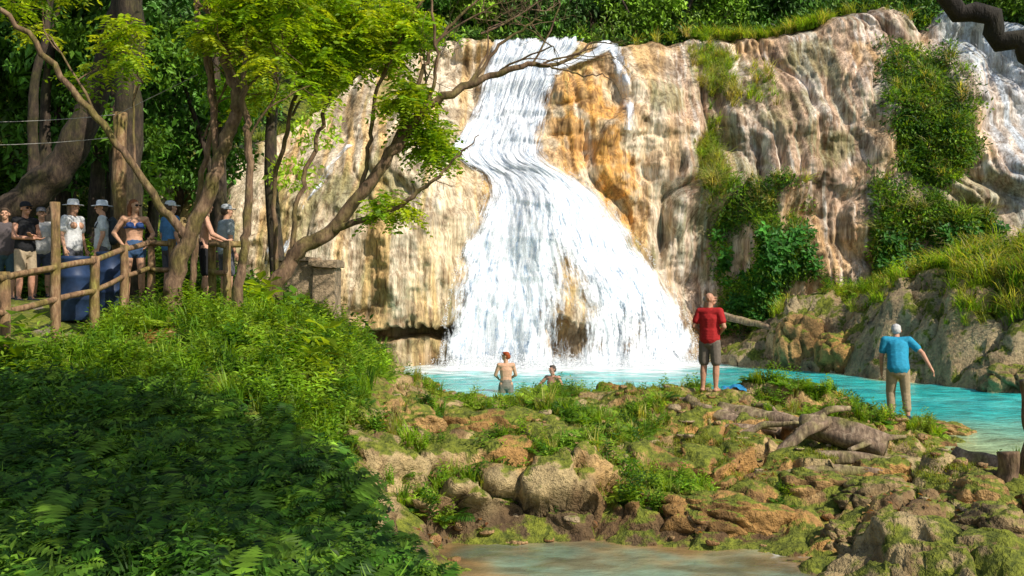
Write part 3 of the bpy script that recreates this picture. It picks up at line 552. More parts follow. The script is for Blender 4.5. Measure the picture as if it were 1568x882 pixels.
tree('big_tree',[([(-7.25,18.2,2.2),(-7.2,18.2,3),(-7.15,18.2,5),(-7.1,18.2,7),(-7.1,18.2,10.5),(-7,18.2,14)],[.42,.3,.27,.26,.24,.18])],[((-7.1,18.2,9),(-1,0,.7),3,.1,3),((-7.1,18.2,10),(1,.2,.7),3,.1,3),((-7,18.2,12),(.2,.2,1),2.5,.1,3)],M_barkd,15,G_b,M_leaf,1.,cl,1.6,th=.95)
tree('leaning_big_tree',[([(-10.4,19,2.4),(-10.,19,3.8),(-9.2,19,4.5),(-8.5,19,5.4),(-8.0,19,6.6),(-7.5,19,8.2),(-7.2,19,10)],[.42,.36,.33,.3,.27,.25,.2]),([(-9.2,19,4.5),(-9.3,19,6),(-8.9,19,8.5)],[.12,.1,.06])],[((-7.3,19,9.5),(0,.5,1),2.5,.1,3)],M_barkd,16,G_b,M_leaf,1.,cl,1.6,th=.95)
tree('shade_tree',[([(4.3,4.6,.2),(4.2,4.6,2.2),(4.0,4.5,4.5),(3.4,4.2,6.5),(2.8,3.8,8)],[.32,.26,.22,.16,.08]),([(4.15,4.6,2.6),(3.3,5.0,3.4),(2.66,5.0,3.80),(2.2,5.0,4.10),(1.5,4.8,4.8),(.8,4.6,6)],[.09,.08,.07,.06,.05,.03]),
 ([(3.6,4.3,6),(2.0,4.,7.4),(.6,3.6,8)],[.12,.08,.04])],[((3,3.8,7.4),(-1,.3,.5),2,.06,3),((2.,4,7.5),(-1,-.3,.2),1.8,.05,3),((2.,4,7.3),(.3,1,.2),1.5,.05,2)],M_barkdd,17,G_b,M_leaf,.6,cl,1.6,extra=ellp((2.0,3.2,8.3),(3.2,2.5,.9),360,9))
def forest(name,trees,pal,size,nl,seed,mat):
    g=np.random.default_rng(seed);parts=[];Ps=[];Cs=[];e=empty(name)
    for (x,y,z0,h,r) in trees:
        parts.append(tube(cr([(x,y,z0-1),(x+g.normal(0,.3),y,z0+h*.4),(x+g.normal(0,.5),y,z0+h*.9)],5),np.linspace(.1+.012*h,.04,11),7))
        nc=g.integers(9,15);cc=np.array([x,y,z0+h*.62])+unit(g.normal(size=(nc,3)))*np.array([r,r*.8,h*.36])*(.55+.45*g.random((nc,1)))
        base=np.array(pal)[g.integers(0,len(pal))]
        for c in cc:
            k=nl//nc;R=r*g.uniform(.35,.55);d=unit(g.normal(size=(k,3)));Ps.append(c+d*R*(g.random((k,1))**.3)*np.array([1,1,.7]));Cs.append(np.tile(base*g.uniform(.7,1.4),(k,1)))
    V,F=join(parts);mk('trunks',V,F,M_barkd,smooth=True,parent=e)
    P=np.concatenate(Ps);C=np.concatenate(Cs);n=len(P);D=g.normal(size=(n,3))-np.array([0,0,.5]);L=size*g.uniform(.6,1.3,n)
    V=kites(P,D,np.array([0,-.3,1.])+g.normal(0,.5,(n,3)),L,L*.5)
    mk('foliage',V,np.arange(len(V)).reshape(-1,4),mat,np.repeat(C*(1+.25*g.normal(size=(n,1))),4,0).clip(.003,1),parent=e);return e
g=np.random.default_rng(5);T=[]
for i in range(42):
    x=g.uniform(-34,-6.5);y=g.uniform(23,38)
    if x>-9 and y<30: continue
    if x>-10 and y>30: x-=5
    if x<-27: continue
    T.append((x,y,float(Hb(x,y)),g.uniform(7,12),g.uniform(1.8,3)))
forest('forest',T,G_d+[(.10,.2,.02),(.06,.15,.02)],.28,4200,31,M_leaf0)
forest('sunlit_young_trees',[(-5.2,22.5,2.,10.5,1.3),(-6.6,22.4,2.2,10.5,1.3)],G_b,.17,3000,35,M_leaf2)
forest('understory_trees',[(-8.6,22,2.5,8.5,1.5),(-7.6,24,2.5,6.,1.6),(-10.2,22.5,2.6,9.,1.8)],G_d,.18,3000,36,M_leaf)
T=[]
for i in range(34):
    x=g.uniform(-20,28);y=g.uniform(46,56);T.append((x,y,13+max(0,(y-48))*.25,g.uniform(5,9),g.uniform(2,3.6)))
forest('distant_forest',T,G_d+G_b[:1],.42,2200,32,M_leaf0)
T=[(18.5,42,12.5,5,2.2),(21,40,12,5,2),(22,37,10,7,2.4)]+[(x+g.normal(0,.5),43.6+g.uniform(-.3,1.2),12.3,g.uniform(3.8,5.5),g.uniform(1.5,2)) for x in np.arange(-7,18,2.1)]
forest('cliff_top_trees',T,G_d+G_b[:2],.26,2400,33,M_leaf0)
# ------------------------------------------------------------------ boulders
def ico(sub):
    import bmesh
    bm=bmesh.new();bmesh.ops.create_icosphere(bm,subdivisions=sub,radius=1);V=np.array([v.co[:] for v in bm.verts]);F=np.array([[v.index for v in f.verts] for f in bm.faces]);bm.free();return V,F
IV,IF=ico(5)
def boulder(name,c,r,seed,col=(.42,.3,.17),mat=None):
    V=IV.copy();d=.5*fbm(V[:,0]*1.1+seed*7,V[:,1]*1.1,V[:,2]*1.1+seed,3,seed)+.16*fbm(V[:,0]*3+seed,V[:,1]*3,V[:,2]*3,4,seed+3)
    dd,d2,_=worley(V[:,0]*1.8+V[:,2]+seed,V[:,1]*1.8+V[:,2]*.7,seed);d=d-.2*ss(.2,0,d2-dd)
    V=V*(1+d)[:,None];V=np.sign(V)*np.abs(V)**.9*np.array(r)+np.array(c)
    cc=mix(np.array(col),np.array(col)*.45,ss(.0,.4,fbm(V[:,0]*2,V[:,1]*2,V[:,2]*2,3,seed)))
    return mk(name,V,IF,mat or M_boulder,cc,smooth=True)
BL=[(7.75,17.7,.02,.5,.4,.2),(2.05,20.8,.1,.5,.45,.45),(4.5,12.2,-.05,.6,.45,.27),(5.6,11.7,-.03,.5,.4,.34),(4.4,10.6,-.25,.6,.4,.27),(3.7,11.0,-.25,.25,.25,.2),(3.9,12.6,-.02,.5,.4,.3),(6.3,11.2,.0,.5,.4,.3),(5.3,10.6,-.1,.55,.45,.3),
(-1.4,13.6,.6,.6,.5,.36),(-.2,13.9,.45,.8,.6,.34),(.9,13.4,.25,.5,.4,.24),(-1.3,12.5,.1,.55,.45,.42),(7.2,11.6,.0,.6,.5,.33),(5.2,15.1,.05,.5,.4,.2),(9.25,31.6,.7,.9,.8,1.25),(10.3,30.3,.4,.8,.7,.9),(12.8,24.6,.15,.8,.6,.6),(14.2,23,.2,.9,.7,.6),(2.5,11.7,-.15,.7,.35,.3),(-.6,15.4,.55,.6,.4,.25),(6.9,13.0,.05,.45,.35,.22),(4.9,13.0,.05,.4,.35,.25),(3.6,16.0,.4,.5,.35,.2),(.6,18.9,.25,.6,.35,.2),(-.8,19.6,.25,.6,.4,.2),(1.6,19.6,.2,.5,.35,.2)]
g=np.random.default_rng(9)
for i,b in enumerate(BL): boulder('boulder',b[:3],b[3:],i+1,[(.46,.27,.10),(.44,.24,.075),(.38,.26,.12)][i%3])
Vv,Ff=ico(2);parts=[];cc=[]
for i in range(420):
    x=g.uniform(-1.8,8);y=g.uniform(10.5,20);z=float(H(x,y));
    if z<-.4: continue
    s=g.uniform(.03,.10);r=s*np.array([g.uniform(.8,1.5),g.uniform(.7,1.2),g.uniform(.4,.9)]);V=Vv*(1+.35*vn(Vv[:,0]*1.5+i,Vv[:,1]*1.5,Vv[:,2]*1.5)[:,None])*r+np.array([x,y,z+.01]);parts.append((V,Ff));cc.append(np.tile(np.array([(.46,.28,.13),(.38,.2,.08),(.42,.31,.18)][i%3]),(len(V),1)))
V,F=join(parts);mk('small_stones',V,F,M_boulder,np.concatenate(cc),smooth=True)
n=2600;x=rng.uniform(-2,8,n);y=rng.uniform(10.5,19,n);k=fbm(x*1.2,y*1.2,0,3,55)>.05;x=x[k];y=y[k];k2=200;x=np.r_[x,rng.normal(-4.9,.35,k2)];y=np.r_[y,rng.normal(13.5,.4,k2)];n=len(x);z=H(x,y)+.015;k=z>-.3
V=kites(np.stack([x,y,z],-1)[k],np.c_[rng.normal(size=(k.sum(),2)),.2*rng.normal(size=k.sum())],np.tile([0,0,1.],(k.sum(),1))+rng.normal(0,.3,(k.sum(),3)),np.full(k.sum(),.08),np.full(k.sum(),.045))
mk('fallen_leaves',V,np.arange(len(V)).reshape(-1,4),M_leaf,np.repeat(pick(k.sum(),[(.32,.14,.04),(.25,.1,.04),(.38,.24,.08)]),4,0).clip(0,1))
# ------------------------------------------------------------------ logs
def log(name,P,R,mat=M_drift,ns=14):
    C=cr(P,8);C=C+.03*np.stack([vn(C[:,0]*4+k*5,C[:,1]*4,C[:,2]*4) for k in range(3)],-1);V,F=tube(C,np.interp(np.linspace(0,1,len(C)),np.linspace(0,1,len(R)),R),ns,.22,True);return mk(name,V,F,mat,smooth=True)
log('driftwood_log',[(2.8,15.8,.8),(3.4,15.3,.55),(4.1,14.9,.42)],[.07,.1,.07])
log('driftwood_log',[(3.3,15.6,.7),(4.1,15.2,.56),(4.9,14.6,.38)],[.09,.12,.08])
log('driftwood_log',[(4.3,14.5,.55),(4.8,14.1,.5),(5.3,13.8,.36)],[.16,.19,.15])
log('driftwood_log',[(3.7,13.9,.2),(4.1,13.9,.55),(4.5,14.1,.7)],[.05,.08,.1])
log('driftwood_log',[(3.6,13.5,.18),(4.4,13.4,.28),(5.1,13.2,.26)],[.06,.09,.06])
log('driftwood_log',[(3.2,13.0,.12),(4.2,12.9,.18),(5.0,12.9,.2)],[.05,.07,.04])
log('driftwood_log',[(4.2,14.7,.55),(4.7,14.5,.77),(5.0,14.5,.8)],[.06,.05,.03])
log('driftwood_log',[(5.9,13.1,.42),(6.4,12.7,.25),(7.0,12.4,.22)],[.07,.12,.1])
log('driftwood_log',[(6.9,33.6,1.75),(8.2,33,1.4),(9.1,32.4,1.2)],[.1,.11,.12])
for a in [((2.6,16.1,.8),(3.0,15.4,.6)),((3.9,16,.7),(4.3,15.3,.55)),((2.9,16,.75),(3.1,15.1,.42)),((4.6,15.2,.55),(5.3,14.6,.42)),((3.2,14.6,.4),(4.2,14.3,.62)),((3.0,14.9,.42),(3.9,14.5,.5)),((4.7,13.7,.3),(5.6,13.9,.5))]: log('driftwood_branch',[a[0],tuple((np.array(a[0])+np.array(a[1]))/2+np.array([.05,0,.05])),a[1]],[.03,.045,.02],M_drift,8)
log('tree_stump',[(6.6,12.4,-.1),(6.58,12.4,.4),(6.62,12.4,.85),(6.55,12.4,1.45)],[.17,.12,.11,.09],M_bark)
log('tree_stump',[(6.15,12.2,0),(6.2,12.2,.3),(6.18,12.2,.55)],[.14,.11,.12],M_bark)
# ------------------------------------------------------------------ fence
def bar(parts,a,b,w,h):
    a=np.array(a,float);b=np.array(b,float);P=cr([a,(a+b)/2+rng.normal(0,.012,3),b],4);V,F=tube(P,np.full(len(P),w*.6),10,.12,True);parts.append((V,F))
fe=empty('wooden_fence');parts=[]
PO=[(-6.22,12.,1.35,2.8),(-6.06,13,1.6,3.74),(-5.88,13.8,1.75,3.05),(-5.95,15,2.0,3.26),(-5.9,16,2.3,3.42),(-5.55,16,2.3,3.4),(-4.74,15.5,2.1,3.36),(-4.45,15.3,2.,3.34)]
for x,y,a,b in PO: bar(parts,(x,y,a),(x,y,b),.10,.11)
V,F=join(parts);mk('posts',V,F,M_wood,smooth=True,parent=fe);parts=[]
PR=[(-7.2,9.5,2.6)]+[(x+.0,y-.07,b-.08 if i!=1 else 2.86) for i,(x,y,a,b) in enumerate(PO)]
for i in range(len(PR)-1):
    if i==6: continue
    a=np.array(PR[i]);b=np.array(PR[i+1]);e=(b-a)*.04;bar(parts,a-e,b+e,.075,.085);bar(parts,a-e-[0,0,.42],b+e-[0,0,.42],.07,.075)
bar(parts,(-4.5,15.25,3.28),(-4.2,15.6,3.3),.08,.08)
V,F=join(parts);mk('rails',V,F,M_wood,smooth=True,parent=fe)
parts=[];bar(parts,(-7.05,17.6,2.3),(-7.05,17.6,5.75),.2,.2);V,F=join(parts);up_=empty('utility_post');mk('post',V,F,M_wood,smooth=True,parent=up_)
parts=[]
for z0,z1 in ((5.7,6.2),(5.3,5.6)):
    t=np.linspace(0,1,12)[:,None];P=np.array([-13,16,z0+.0])*(1-t)+np.array([-7.05,17.5,z0])*t-np.array([0,0,.25])*(4*t*(1-t));parts.append(tube(P,np.full(12,.006),5))
t=np.linspace(0,1,12)[:,None];P=np.array([-7.05,17.5,5.7])*(1-t)+np.array([-5.0,15.6,6.0])*t;parts.append(tube(P,np.full(12,.006),5))
V,F=join(parts);mk('wires',V,F,plain('wire',(.35,.33,.3)),smooth=True,parent=up_)
def lathe(prof,c,ns=28,mat=None,name='',parent=None,sx=1,sy=1,rot=None):
    pr=np.array(prof,float);th=np.arange(ns)*2*math.pi/ns
    V=np.stack([pr[:,0:1]*np.cos(th)*sx,pr[:,0:1]*np.sin(th)*sy,np.repeat(pr[:,1:2],ns,1)],-1).reshape(-1,3)
    if rot is not None: V=V@rot.T
    V=V+np.array(c);n=len(pr);i=np.arange(n-1)[:,None]*ns;j=np.arange(ns)[None];k=(j+1)%ns
    return mk(name,V,np.stack([i+j,i+k,i+ns+k,i+ns+j],-1).reshape(-1,4),mat,smooth=True,parent=parent)
M_blue=plain('blue_plastic',(.018,.036,.085),.5,.5,5)
for x,y,z in ((-6.47,14.5,2.12),(-6.36,15.5,2.22)):
    lathe([(0,0),(.19,0),(.20,.02),(.205,.1),(.21,.3),(.23,.32),(.21,.35),(.21,.62),(.23,.65),(.21,.68),(.195,.88),(.205,.9),(.205,.95),(.19,.95),(.19,.9),(0,.9)],(x,y,z),mat=M_blue,name='blue_barrel')
def box(parts,a,b,s=0.):
    a=np.array(a,float);b=np.array(b,float);n=9;u=np.linspace(-1,1,n)
    Vs=[];Fs=[];o=0
    for ax in range(3):
        for sg in (-1,1):
            U,W=np.meshgrid(u,u);Pp=np.zeros((n,n,3));Pp[...,ax]=sg;Pp[...,(ax+1)%3]=U*sg;Pp[...,(ax+2)%3]=W;Vs.append(Pp.reshape(-1,3));Fs.append(gridF(n,n)+o);o+=n*n
    V=np.concatenate(Vs);V=V*(1-.02*(np.abs(V).sum(1,keepdims=True)>2.7));V=(a+b)/2+V*(b-a)/2
    V=V+.018*np.stack([vn(V[:,0]*5+k*9,V[:,1]*5,V[:,2]*5) for k in range(3)],-1);parts.append((V,np.concatenate(Fs)))
M_conc=rock_mat('old_concrete',bump=.4,base=(.40,.29,.18),sc=1.5)
parts=[];box(parts,(-4.6,19,2.0),(-3.85,19.6,3.12));box(parts,(-3.85,18.9,1.9),(-3.42,19.65,3.0));box(parts,(-4.65,18.93,3.125),(-3.8,19.65,3.2));box(parts,(-3.9,18.8,3.005),(-3.36,19.7,3.14))
V,F=join(parts);mk('stone_wall',V,F,M_conc,smooth=False)
# ------------------------------------------------------------------ people
SV,SF=ico(2)
def remesh(name,E,mat,vox,parent,smooth_it=4):
    E=np.array(E);n=len(E)
    V=(SV[None]*E[:,None,3:6]+E[:,None,0:3]).reshape(-1,3);F=(SF[None]+(np.arange(n)*len(SV))[:,None,None]).reshape(-1,3)
    o=mk(name+'_src',V,F,mat)
    md=o.modifiers.new('r','REMESH');md.mode='VOXEL';md.voxel_size=vox;md.use_smooth_shade=True
    s=o.modifiers.new('s','SMOOTH');s.iterations=smooth_it;s.factor=.5
    dg=bpy.context.evaluated_depsgraph_get();me=bpy.data.meshes.new_from_object(o.evaluated_get(dg));me.name=name
    if not me.materials: me.materials.append(mat)
    bpy.data.objects.remove(o,do_unlink=True);no=bpy.data.objects.new(name,me);lnk(no,parent);return no
def bone(E,a,b,ra,rb,fx=1,fy=1,fz=1):
    a=np.array(a,float);b=np.array(b,float);L=np.linalg.norm(b-a);n=max(2,int(L/(.28*min(ra,rb)))+1);n=min(n,40)
    for t in np.linspace(0,1,n):
        r=ra*(1-t)+rb*t;E.append((*(a*(1-t)+b*t),r*fx,r*fy,r*fz))
J0=dict(pel=(0,0,.95),waist=(0,0,1.07),chest=(0,0,1.27),neck=(0,.01,1.46),head=(0,-.015,1.61),
 shl=(.175,0,1.40),ell=(.235,.02,1.12),wrl=(.24,-.06,.88),shr=(-.175,0,1.40),elr=(-.235,.02,1.12),wrr=(-.24,-.06,.88),
 hil=(.09,0,.92),knl=(.11,-.02,.50),anl=(.115,.02,.09),hir=(-.09,0,.92),knr=(-.11,-.02,.50),anr=(-.115,.02,.09))
_mc={}
def CM(nm,c,r=.8):
    k=(nm,tuple(c))
    if k not in _mc: _mc[k]=plain(nm,c,r,.18,22,.3)
    return _mc[k]
def person(name,loc,heading,over={},skin=(.55,.30,.19),hair=(.08,.05,.03),hairtype='short',top=None,topc=(.5,.05,.05),bottom='shorts',botc=(.2,.17,.13),shoes=None,hat=None,look=0,nod=0,fem=False,scale=1.,belly=0.,toes=0,glasses=False,pack=None):
    e=empty(name,loc);e.rotation_euler=(0,0,math.radians(heading));e.scale=(scale,)*3
    J={k:np.array(v,float) for k,v in J0.items()}
    for k,v in over.items(): J[k]=np.array(v,float)
    ms=CM('skin',skin,.55);E=[];w=.92 if fem else 1.
    bone(E,J['pel'],J['waist'],.125*(1.05 if fem else 1),.112*w,1.28,.9);bone(E,J['waist'],J['chest'],.112*w,.135*w,1.25,.82)
    if belly: E.append((*(J['waist']+np.array([0,-.05,.02])),.16,.13+belly,.14))
    top_=J['neck']-np.array([0,0,.08]);bone(E,J['chest'],top_,.135*w,.095,1.25,.78);bone(E,top_,J['head'],.06,.052)
    if fem:
        for s in (-1,1): E.append((*(J['chest']+np.array([s*.075,-.09,.02])),.065,.06,.065))
    for s in 'lr':
        sg=1 if s=='l' else -1
        bone(E,top_*.6+J['chest']*.4+np.array([0,0,.03]),J['sh'+s],.085*w,.062*w);bone(E,J['sh'+s],J['el'+s],.055*w,.042*w);bone(E,J['el'+s],J['wr'+s],.043*w,.027*w)
        bone(E,J['hi'+s],J['kn'+s],.092,.06);bone(E,J['kn'+s],J['kn'+s]*.6+J['an'+s]*.4,.058,.06);bone(E,J['kn'+s]*.6+J['an'+s]*.4,J['an'+s],.06,.036)
        a=J['an'+s];tx=sg*.03
        bone(E,a+np.array([0,.03,-.045]),a+np.array([tx,-.14,-.055]),.04,.032,1.1,1,.85);bone(E,a,a+np.array([tx*.6,-.09,-.05]),.04,.03)
        fd=unit(J['wr'+s]-J['el'+s]);fw=np.array([0,-1.,0]) if abs(fd[1])<.8 else np.array([0,0,1.]);sd=unit(np.cross(fd,np.cross(fw,fd)));nr=np.cross(fd,sd)*sg
        wv=J['wr'+s];bone(E,wv,wv+fd*.08,.026,.024)
        for q in (-1,1): bone(E,wv+fd*.03+sd*.012*q,wv+fd*.085+sd*.026*q,.02,.016)
        for q,fl_ in zip((-1.5,-.5,.5,1.5),(.062,.078,.085,.075)):
            b0=wv+fd*.09+sd*.0185*q;b1=b0+fd*fl_*.5+nr*.008;b2=b1+fd*fl_*.42+nr*.022;bone(E,b0,b1,.0095,.009);bone(E,b1,b2,.009,.0075)
        t0=wv+fd*.035+sd*.03;t1=t0+fd*.03+sd*.028;t2=t1+fd*.035+sd*.008;bone(E,t0,t1,.013,.011);bone(E,t1,t2,.011,.009)
    hd=J['head'];cy,sy_=math.cos(math.radians(look)),math.sin(math.radians(look));cn,sn=math.cos(math.radians(nod)),math.sin(math.radians(nod))
    R=np.array([[cy,-sy_,0],[sy_,cy,0],[0,0,1]])@np.array([[1,0,0],[0,cn,-sn],[0,sn,cn]])
    def hp(p): return hd+R@np.array(p,float)
    def he(L,p,r): L.append((*hp(p),*r))
    he(E,(0,.012,.035),(.076,.092,.082));he(E,(0,-.022,-.01),(.062,.07,.085));he(E,(0,-.045,-.06),(.046,.045,.042));he(E,(0,-.05,-.085),(.025,.028,.02))
    he(E,(0,-.075,.035),(.055,.025,.016));he(E,(0,-.103,-.005),(.011,.018,.016));he(E,(0,-.095,.012),(.009,.014,.022));he(E,(0,-.086,-.043),(.024,.014,.007));he(E,(0,-.085,-.055),(.021,.014,.007))
    for s in (-1,1): he(E,(s*.078,.012,.0),(.011,.018,.03));he(E,(s*.04,-.07,-.015),(.024,.02,.018))
    remesh('body',E,ms,.0075,e,3)
    L=[]
    for s in (-1,1): he(L,(s*.031,-.086,.016),(.011,.007,.006))
    remesh('eyes',L,CM('eye',(.05,.04,.035) if not glasses else (.01,.01,.01),.3),.003,e,0)
    if glasses:
        L=[]
        for s in (-1,1): he(L,(s*.034,-.098,.016),(.028,.012,.02))
        he(L,(0,-.1,.02),(.02,.008,.006));remesh('sunglasses',L,CM('lens',(.01,.01,.01),.15),.004,e,1)
    if hairtype!='bald':
        L=[];he(L,(0,.022,.048),(.083,.096,.082));he(L,(0,.05,.0),(.078,.066,.075))
        if hairtype=='long':
            bone(L,hp((0,.06,.0)),hp((0,.075,-.17)),.07,.05,1.2,.8)
            for s in (-1,1): bone(L,hp((s*.07,.02,.02)),hp((s*.085,.03,-.14)),.03,.03)
        if hairtype=='short': he(L,(0,-.03,.09),(.062,.05,.035))
        remesh('hair',L,CM('hair',hair,.7),.008,e,2)
    else:
        L=[];he(L,(0,.055,.005),(.074,.056,.055))
        remesh('hair',L,CM('hair',hair,.7),.006,e,1)
    if top:
        L=[];x_=.018
        hem=J['pel']+np.array([0,0,-.02 if top!='tank' else .0]);bone(L,hem,J['waist'],.15,.118+x_*1.2,1.26,1.0);bone(L,J['waist'],J['chest'],.118+x_*1.2,.135*w+x_,1.25,.9);bone(L,J['chest'],top_,.135*w+x_,.09+x_,1.25,.8)
        if belly: L.append((*(J['waist']+np.array([0,-.05,.02])),.175,.15+belly,.16))
        for s in 'lr':
            bone(L,top_*.6+J['chest']*.4+np.array([0,0,.03]),J['sh'+s],.085+x_,.066*w+x_*.6)
            k={'tee':.62,'tank':.0,'long':1.}[top]
            if k>0:
                bone(L,J['sh'+s],J['sh'+s]*(1-k)+J['el'+s]*k,.066+x_*.5,.062+x_*.4)
                if top=='long': bone(L,J['el'+s],J['wr'+s],.058,.04)
        remesh('shirt',L,CM('shirt',topc),.011,e,2)
    if name.startswith('woman_in_bikini'):
        L=[]
        for s in (-1,1): L.append((*(J['chest']+np.array([s*.075,-.1,.02])),.07,.058,.06))
        for k in np.linspace(0,6.28,60): L.append((J['chest'][0]+.158*math.cos(k),J['chest'][1]+.112*math.sin(k),J['chest'][2]-.015,.014,.014,.022))
        for s in (-1,1): bone(L,J['chest']+np.array([s*.08,-.12,.06]),J['neck']+np.array([s*.03,.03,.0]),.008,.008)
        remesh('bikini_top',L,CM('bikini',(.03,.07,.22)),.007,e,2)
    kk={'shorts':.92,'short_shorts':.3,'pants':1.,'rolled':1.}[bottom];L=[]
    q0=J['pel']-np.array([0,0,.0]) if top else J['pel']+np.array([0,0,.03])
    bone(L,q0,J['pel']-np.array([0,0,.07]),.128,.138,1.22,.95)
    for s in 'lr':
        bone(L,J['hi'+s]-np.array([0,0,.05]),J['hi'+s]*(1-kk)+J['kn'+s]*kk,.105,.092 if kk<1 else .08)
        if bottom in('pants','rolled'):
            q=.95 if bottom=='pants' else .68;bone(L,J['kn'+s],J['kn'+s]*(1-q)+J['an'+s]*q,.08,.068)
    remesh('shorts' if kk<1 else 'trousers',L,CM('trouser_cloth',botc),.010,e,2)
    if shoes:
        L=[]
        for s in 'lr':
            sg=1 if s=='l' else -1;a=J['an'+s];bone(L,a+np.array([0,.03,-.05]),a+np.array([sg*.03,-.15,-.055]),.048,.042,1.05,1,.85);bone(L,a,a+np.array([0,-.03,-.04]),.046,.045)
        remesh('shoes',L,CM('shoes',shoes),.009,e,2)
    if hat:
        kind,hc=hat;mh=CM('hat',hc)
        if kind=='brim': lathe([(.17,.045),(.165,.052),(.10,.062),(.092,.075),(.088,.13),(.07,.155),(.0,.163)],hd+R@np.array([0,.01,-.01]),24,mh,'hat',e,1,1.1,R)
        else:
            lathe([(.088,.04),(.088,.07),(.08,.105),(.055,.13),(.0,.14)],hd+R@np.array([0,.012,0]),24,mh,'cap',e,1,1.12,R)
            L=[];he(L,(0,-.115,.05),(.065,.065,.012));remesh('cap_visor',L,mh,.007,e,1)
    if pack:
        L=[];bone(L,J['chest']+np.array([0,.17,.08]),J['waist']+np.array([0,.17,.0]),.11,.13,1.15,.75);
        for s in (-1,1):
            bone(L,J['chest']+np.array([s*.13,.13,.1]),J['sh'+'l']*[s,1,1]+np.array([-s*.05,0,.06]),.018,.018);bone(L,J['sh'+'l']*[s,1,1]+np.array([-s*.05,0,.06]),J['chest']+np.array([s*.12,-.12,-.02]),.018,.018)
        remesh('backpack',L,CM('backpack',pack),.01,e,2)
    return e
def gz(x,y): return float(H(x,y))-.01
person('man_in_red_shirt',(3.43,17,gz(3.43,17)),150,dict(ell=(.27,.05,1.14),wrl=(.2,-.16,1.02),elr=(-.27,.04,1.14),wrr=(-.1,-.2,1.0),head=(0,-.02,1.61)),skin=(.5,.25,.15),hairtype='bald',hair=(.35,.3,.26),top='tee',topc=(.38,.015,.015),botc=(.16,.13,.10),look=-70,belly=.02,scale=1.0)
person('man_in_blue_shirt',(6.7,17,gz(6.7,17)),165,dict(pel=(0,.02,.93),waist=(0,-.03,1.06),chest=(0,-.11,1.24),neck=(0,-.2,1.40),head=(0,-.28,1.51),shl=(.19,-.15,1.36),shr=(-.19,-.15,1.36),elr=(-.38,-.02,1.16),wrr=(-.5,.05,.93),ell=(.25,-.15,1.08),wrl=(.24,-.22,.84),
 knl=(.11,-.08,.5),anl=(.1,.0,.09),knr=(-.12,-.02,.5),anr=(-.15,.06,.09)),skin=(.52,.27,.17),hair=(.55,.53,.5),top='tee',topc=(.02,.27,.42),bottom='rolled',botc=(.36,.27,.16),shoes=(.03,.03,.05),look=0,nod=25,belly=.03,scale=1.03)
person('bather',(-.15,24.4,-.72),190,dict(ell=(.26,-.05,1.15),wrl=(.16,-.22,1.05),elr=(-.26,-.05,1.15),wrr=(-.16,-.22,1.05)),skin=(.6,.33,.2),hair=(.33,.06,.01),look=60,scale=1.0)
person('bather',(1.02,24.6,-.98),-30,dict(ell=(.34,-.1,1.2),wrl=(.2,-.3,1.2),elr=(-.34,-.1,1.2),wrr=(-.2,-.3,1.2)),skin=(.5,.25,.17),hair=(.07,.05,.04),look=-20,scale=.95)
arms=dict(ell=(.24,-.05,1.12),wrl=(0.,-.2,1.15),elr=(-.24,-.05,1.12),wrr=(.02,-.22,1.1))
person('man_in_black_cap',(-8.2,16.5,gz(-8.2,16.5)),60,arms,skin=(.5,.25,.16),top='tank',topc=(.012,.012,.014),botc=(.42,.32,.21),hat=('cap',(.015,.015,.02)),shoes=(.1,.09,.09),glasses=True,scale=.98)
person('bystander',(-8.6,17.9,gz(-8.6,17.9)),30,{},top='tee',topc=(.5,.48,.45),botc=(.06,.07,.1),shoes=(.05,.05,.05),scale=.97,hat=('cap',(.1,.1,.11)))
person('bystander',(-8.9,17.2,gz(-8.9,17.2)),20,{},top='tee',topc=(.1,.08,.08),botc=(.04,.08,.1),shoes=(.05,.05,.05),scale=.95)
person('woman_in_white_hat',(-7.62,17,gz(-7.62,17)),70,{},top='tee',topc=(.62,.62,.62),botc=(.1,.1,.12),hat=('brim',(.75,.74,.72)),fem=True,shoes=(.2,.2,.2),scale=1.,hairtype='long',hair=(.2,.13,.08))
person('hiker_with_backpack',(-7.15,17.1,gz(-7.15,17.1)),-70,{},top='tee',topc=(.5,.55,.58),botc=(.1,.1,.12),hat=('brim',(.55,.6,.65)),pack=(.03,.04,.05),shoes=(.1,.1,.1),scale=.97)
person('woman_in_bikini',(-6.32,16.4,gz(-6.32,16.4)),25,dict(ell=(.3,.06,1.16),wrl=(.2,-.1,.98),elr=(-.32,.05,1.16),wrr=(-.2,-.08,.98)),skin=(.56,.31,.19),hair=(.22,.08,.03),hairtype='long',bottom='short_shorts',botc=(.05,.1,.2),fem=True,glasses=True,look=35,scale=1.)
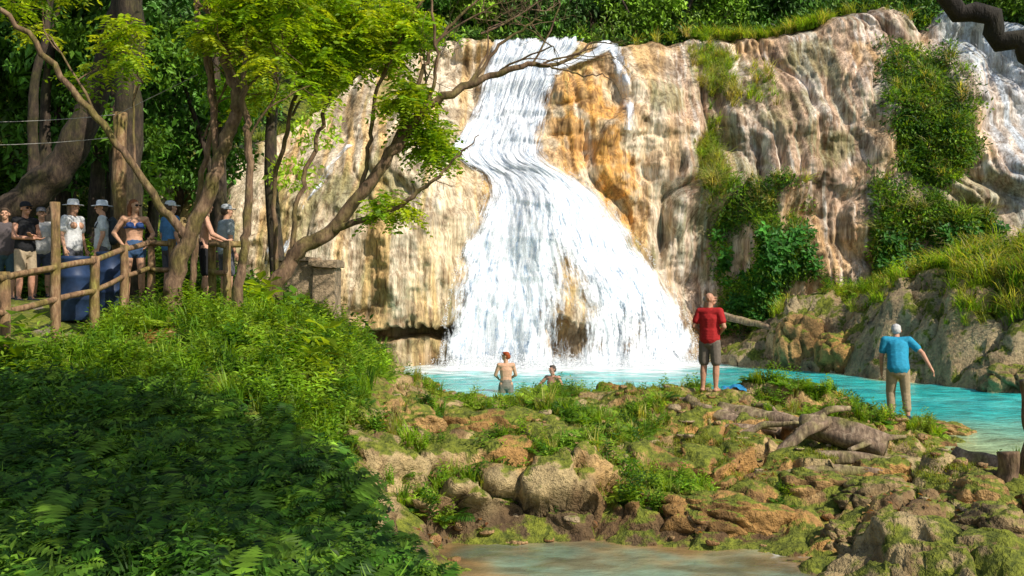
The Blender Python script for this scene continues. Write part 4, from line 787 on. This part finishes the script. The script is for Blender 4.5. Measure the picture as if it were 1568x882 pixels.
person('man_in_light_cap',(-5.93,17,gz(-5.93,17)),140,{},top='tee',topc=(.08,.22,.42),botc=(.1,.1,.12),hat=('cap',(.6,.62,.65)),shoes=(.1,.1,.1),scale=.98)
person('shirtless_man',(-4.98,15.9,gz(-4.98,15.9)),110,dict(ell=(.24,-.08,1.14),wrl=(.2,-.3,1.05),elr=(-.26,-.1,1.15),wrr=(-.2,-.32,1.05)),skin=(.62,.33,.22),hair=(.16,.09,.05),botc=(.015,.015,.018),scale=.98,look=10)
person('man_in_grey_cap',(-4.9,16.8,gz(-4.9,16.8)),130,{},top='tee',topc=(.35,.4,.42),botc=(.1,.1,.12),hat=('cap',(.4,.42,.45)),shoes=(.1,.1,.1),scale=.97)
for (x,y,c) in ((3.85,17.,(.02,.2,.4)),(5.95,17.5,(.02,.12,.45))):
    u=np.linspace(-1,1,26);U,W=np.meshgrid(u,u);px_=x+.2*U;py_=y+.12*W;pz=float(H(x,y))+.06*fbm(U*2+x,W*2,0,3,5)+.06-.07*(U**2+W**2)*.5
    mk('towel',np.stack([px_,py_,pz],-1).reshape(-1,3),gridF(26,26),CM('towel',c),smooth=True)
# ------------------------------------------------------------------ light, camera
S=np.array([.56,-.49,.67]);S/=np.linalg.norm(S)
w=bpy.data.worlds.new('World');scene.world=w;w.use_nodes=True;nt=w.node_tree
sky=nt.nodes.new('ShaderNodeTexSky');sky.sky_type='NISHITA';sky.sun_disc=False;sky.sun_elevation=math.asin(S[2]);sky.sun_rotation=math.atan2(S[0],S[1])
bg=nt.nodes['Background'];nt.links.new(sky.outputs[0],bg.inputs[0]);bg.inputs[1].default_value=.13
ld=bpy.data.lights.new('sun','SUN');ld.energy=5.;ld.angle=math.radians(.5);ld.color=(1,.94,.83);lo=bpy.data.objects.new('sun',ld);lnk(lo)
lo.rotation_euler=Vector(S).to_track_quat('Z','Y').to_euler()
cd=bpy.data.cameras.new('camera');cd.lens=34.44;cd.clip_end=500;co=bpy.data.objects.new('camera',cd);lnk(co);co.location=(0,0,2.6);co.rotation_euler=(math.radians(90),0,0);scene.camera=co
scene.view_settings.view_transform='Standard';scene.view_settings.look='None';scene.view_settings.exposure=0
